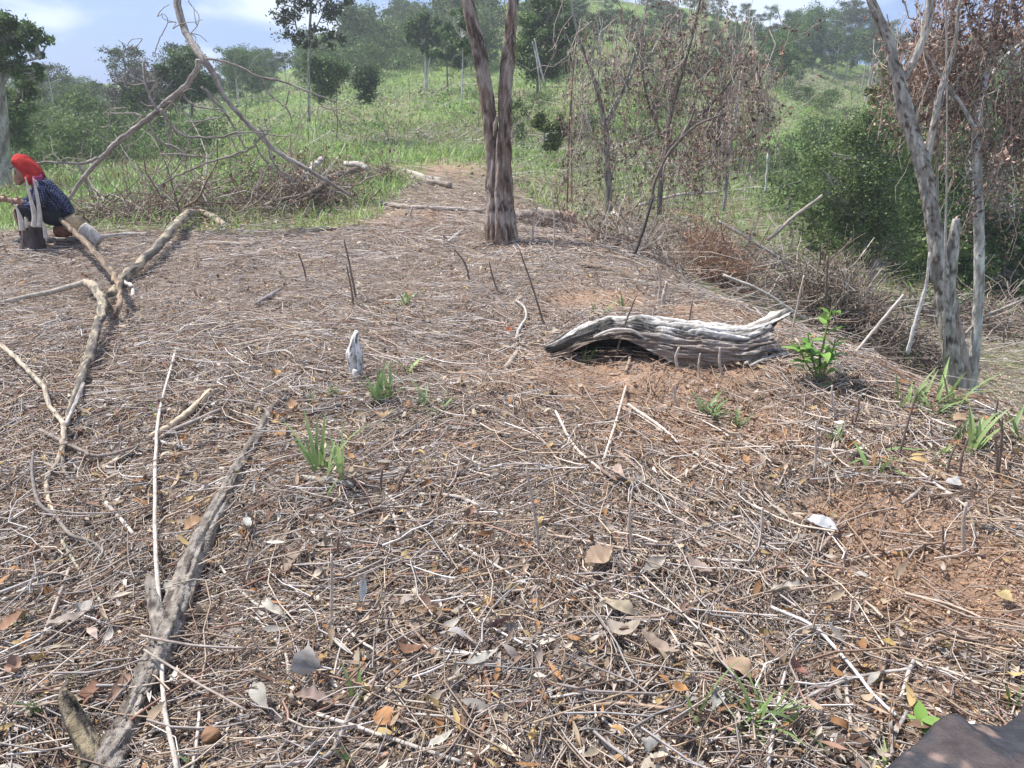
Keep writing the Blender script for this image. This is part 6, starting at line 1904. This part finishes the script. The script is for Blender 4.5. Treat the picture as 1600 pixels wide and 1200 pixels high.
o = mb.build("cap_visor", mat_plain("dark_felt", (.03, .03, .035), .8), per)
sm = o.modifiers.new("thick", 'SOLIDIFY'); sm.thickness = .006

# cut log the person sits on, and its neighbours
t = thing("cut_log", "short sawn log with a tan cut face under the seated person", "log", pp(117, 366))
a = pp(116, 351, -.18); bb_ = pp(104, 346, .45)
mb = MB(); P = crom(np.array([a, (a + bb_) / 2, bb_]), 8)
tube(mb, P, 14.5 * PS, 24, (.2, .15, .12), .1, 3, True, patchy((.20, .15, .11), (.30, .24, .19), None, 14))
mb.build("bark", M['bark'], t)
mb = MB(); dd = (a - bb_) / np.linalg.norm(a - bb_)
tube(mb, np.array([a, a + dd * .004]), 13.2 * PS, 24, (.46, .34, .20), 0)
mb.build("cut_face", M['wood'], t)
mb = MB(); limb(mb, [(128, 356, 22, 0), (142, 366, 22, 0), (157, 377, 18, 0)], Y=PY - .3, k=18, n=6, rough=.12, groove=.15, seed=3, colf=patchy((.34, .31, .28), (.42, .39, .36), None, 20))
tag(mb.build("short_log", M['bark']), "short grey weathered log end lying right of the sawn log", "log")
mb = MB(); limb(mb, [(74, 376, 9), (110, 375, 11), (150, 372, 10), (196, 367, 8), (230, 366, 6)], lie=.9, k=12, n=6, rough=.1, seed=5, colf=patchy((.27, .24, .21), (.34, .31, .28), None, 20))
tag(mb.build("fallen_pole", M['barkfine']), "grey pole lying on the ground in front of the seated person", "pole", "felled poles lying about")
mb = MB(); limb(mb, [(88, 362, 18, 0), (103, 360, 20, 0), (112, 362, 14, 0)], Y=PY - .1, k=14, n=6, rough=.25, seed=7, colf=patchy((.28, .12, .07), (.20, .09, .06), None, 20))
tag(mb.build("bark_chunk", M['bark']), "reddish bark chunk under the sawn log", "bark")

# dark stump with tall pale splinters in front of the person
SB = gp(52, 386)
t = thing("splintered_stump", "dark stump with tall pale splinters standing up in front of the person", "stump", SB)
SY = SB[1] - .32
mb = MB()
limb(mb, [(52, 392, 42), (52, 380, 37), (52, 364, 34), (53, 353, 33), (53, 350, 30)], Y=SY, k=32, n=6, rough=.16, groove=.18, seed=8, colf=patchy((.075, .06, .065), (.12, .095, .09), None, 12))
mb.build("stump_body", M['bark'], t)
spc = patchy((.50, .44, .37), (.58, .52, .45), None, 20)
for s in ([(54, 354, 10), (54, 335, 8), (47, 308, 4.5), (40, 277, 2)], [(62, 354, 10), (62, 335, 6.5), (58, 305, 4.5), (52, 278, 2)], [(36, 360, 11), (32, 342, 7), (28, 330, 4), (23, 319, 2)], [(42, 356, 6), (40, 345, 4), (39, 339, 1.5)], [(72, 372, 7), (69, 355, 5), (66, 345, 2)], [(59, 290, 2, -.02), (57, 284, 2.5, -.02), (53, 280, 1.5, -.02)]):
    mb = MB(); limb(mb, s, Y=SY - .1, k=8, n=8, rough=.1, colf=spc)
    mb.build("splinter", M['wood'], t)

# ---------------- the air
bpy.ops.mesh.primitive_cube_add(size=1)
hz = bpy.context.object
hz.name = "haze"
hz.scale = (360, 260, 48); hz.location = (0, 60, 6)
m, nt = mat_base("air")
out = nd(nt, "ShaderNodeOutputMaterial"); pv = nd(nt, "ShaderNodeVolumePrincipled")
pv.inputs["Color"].default_value = (.86, .92, 1, 1); pv.inputs["Density"].default_value = .0019; pv.inputs["Anisotropy"].default_value = .3
nt.links.new(pv.outputs[0], out.inputs["Volume"])
hz.data.materials.append(m)
tag(hz, kind="stuff")
hz["label"] = "thin pale haze in the air over the hills"
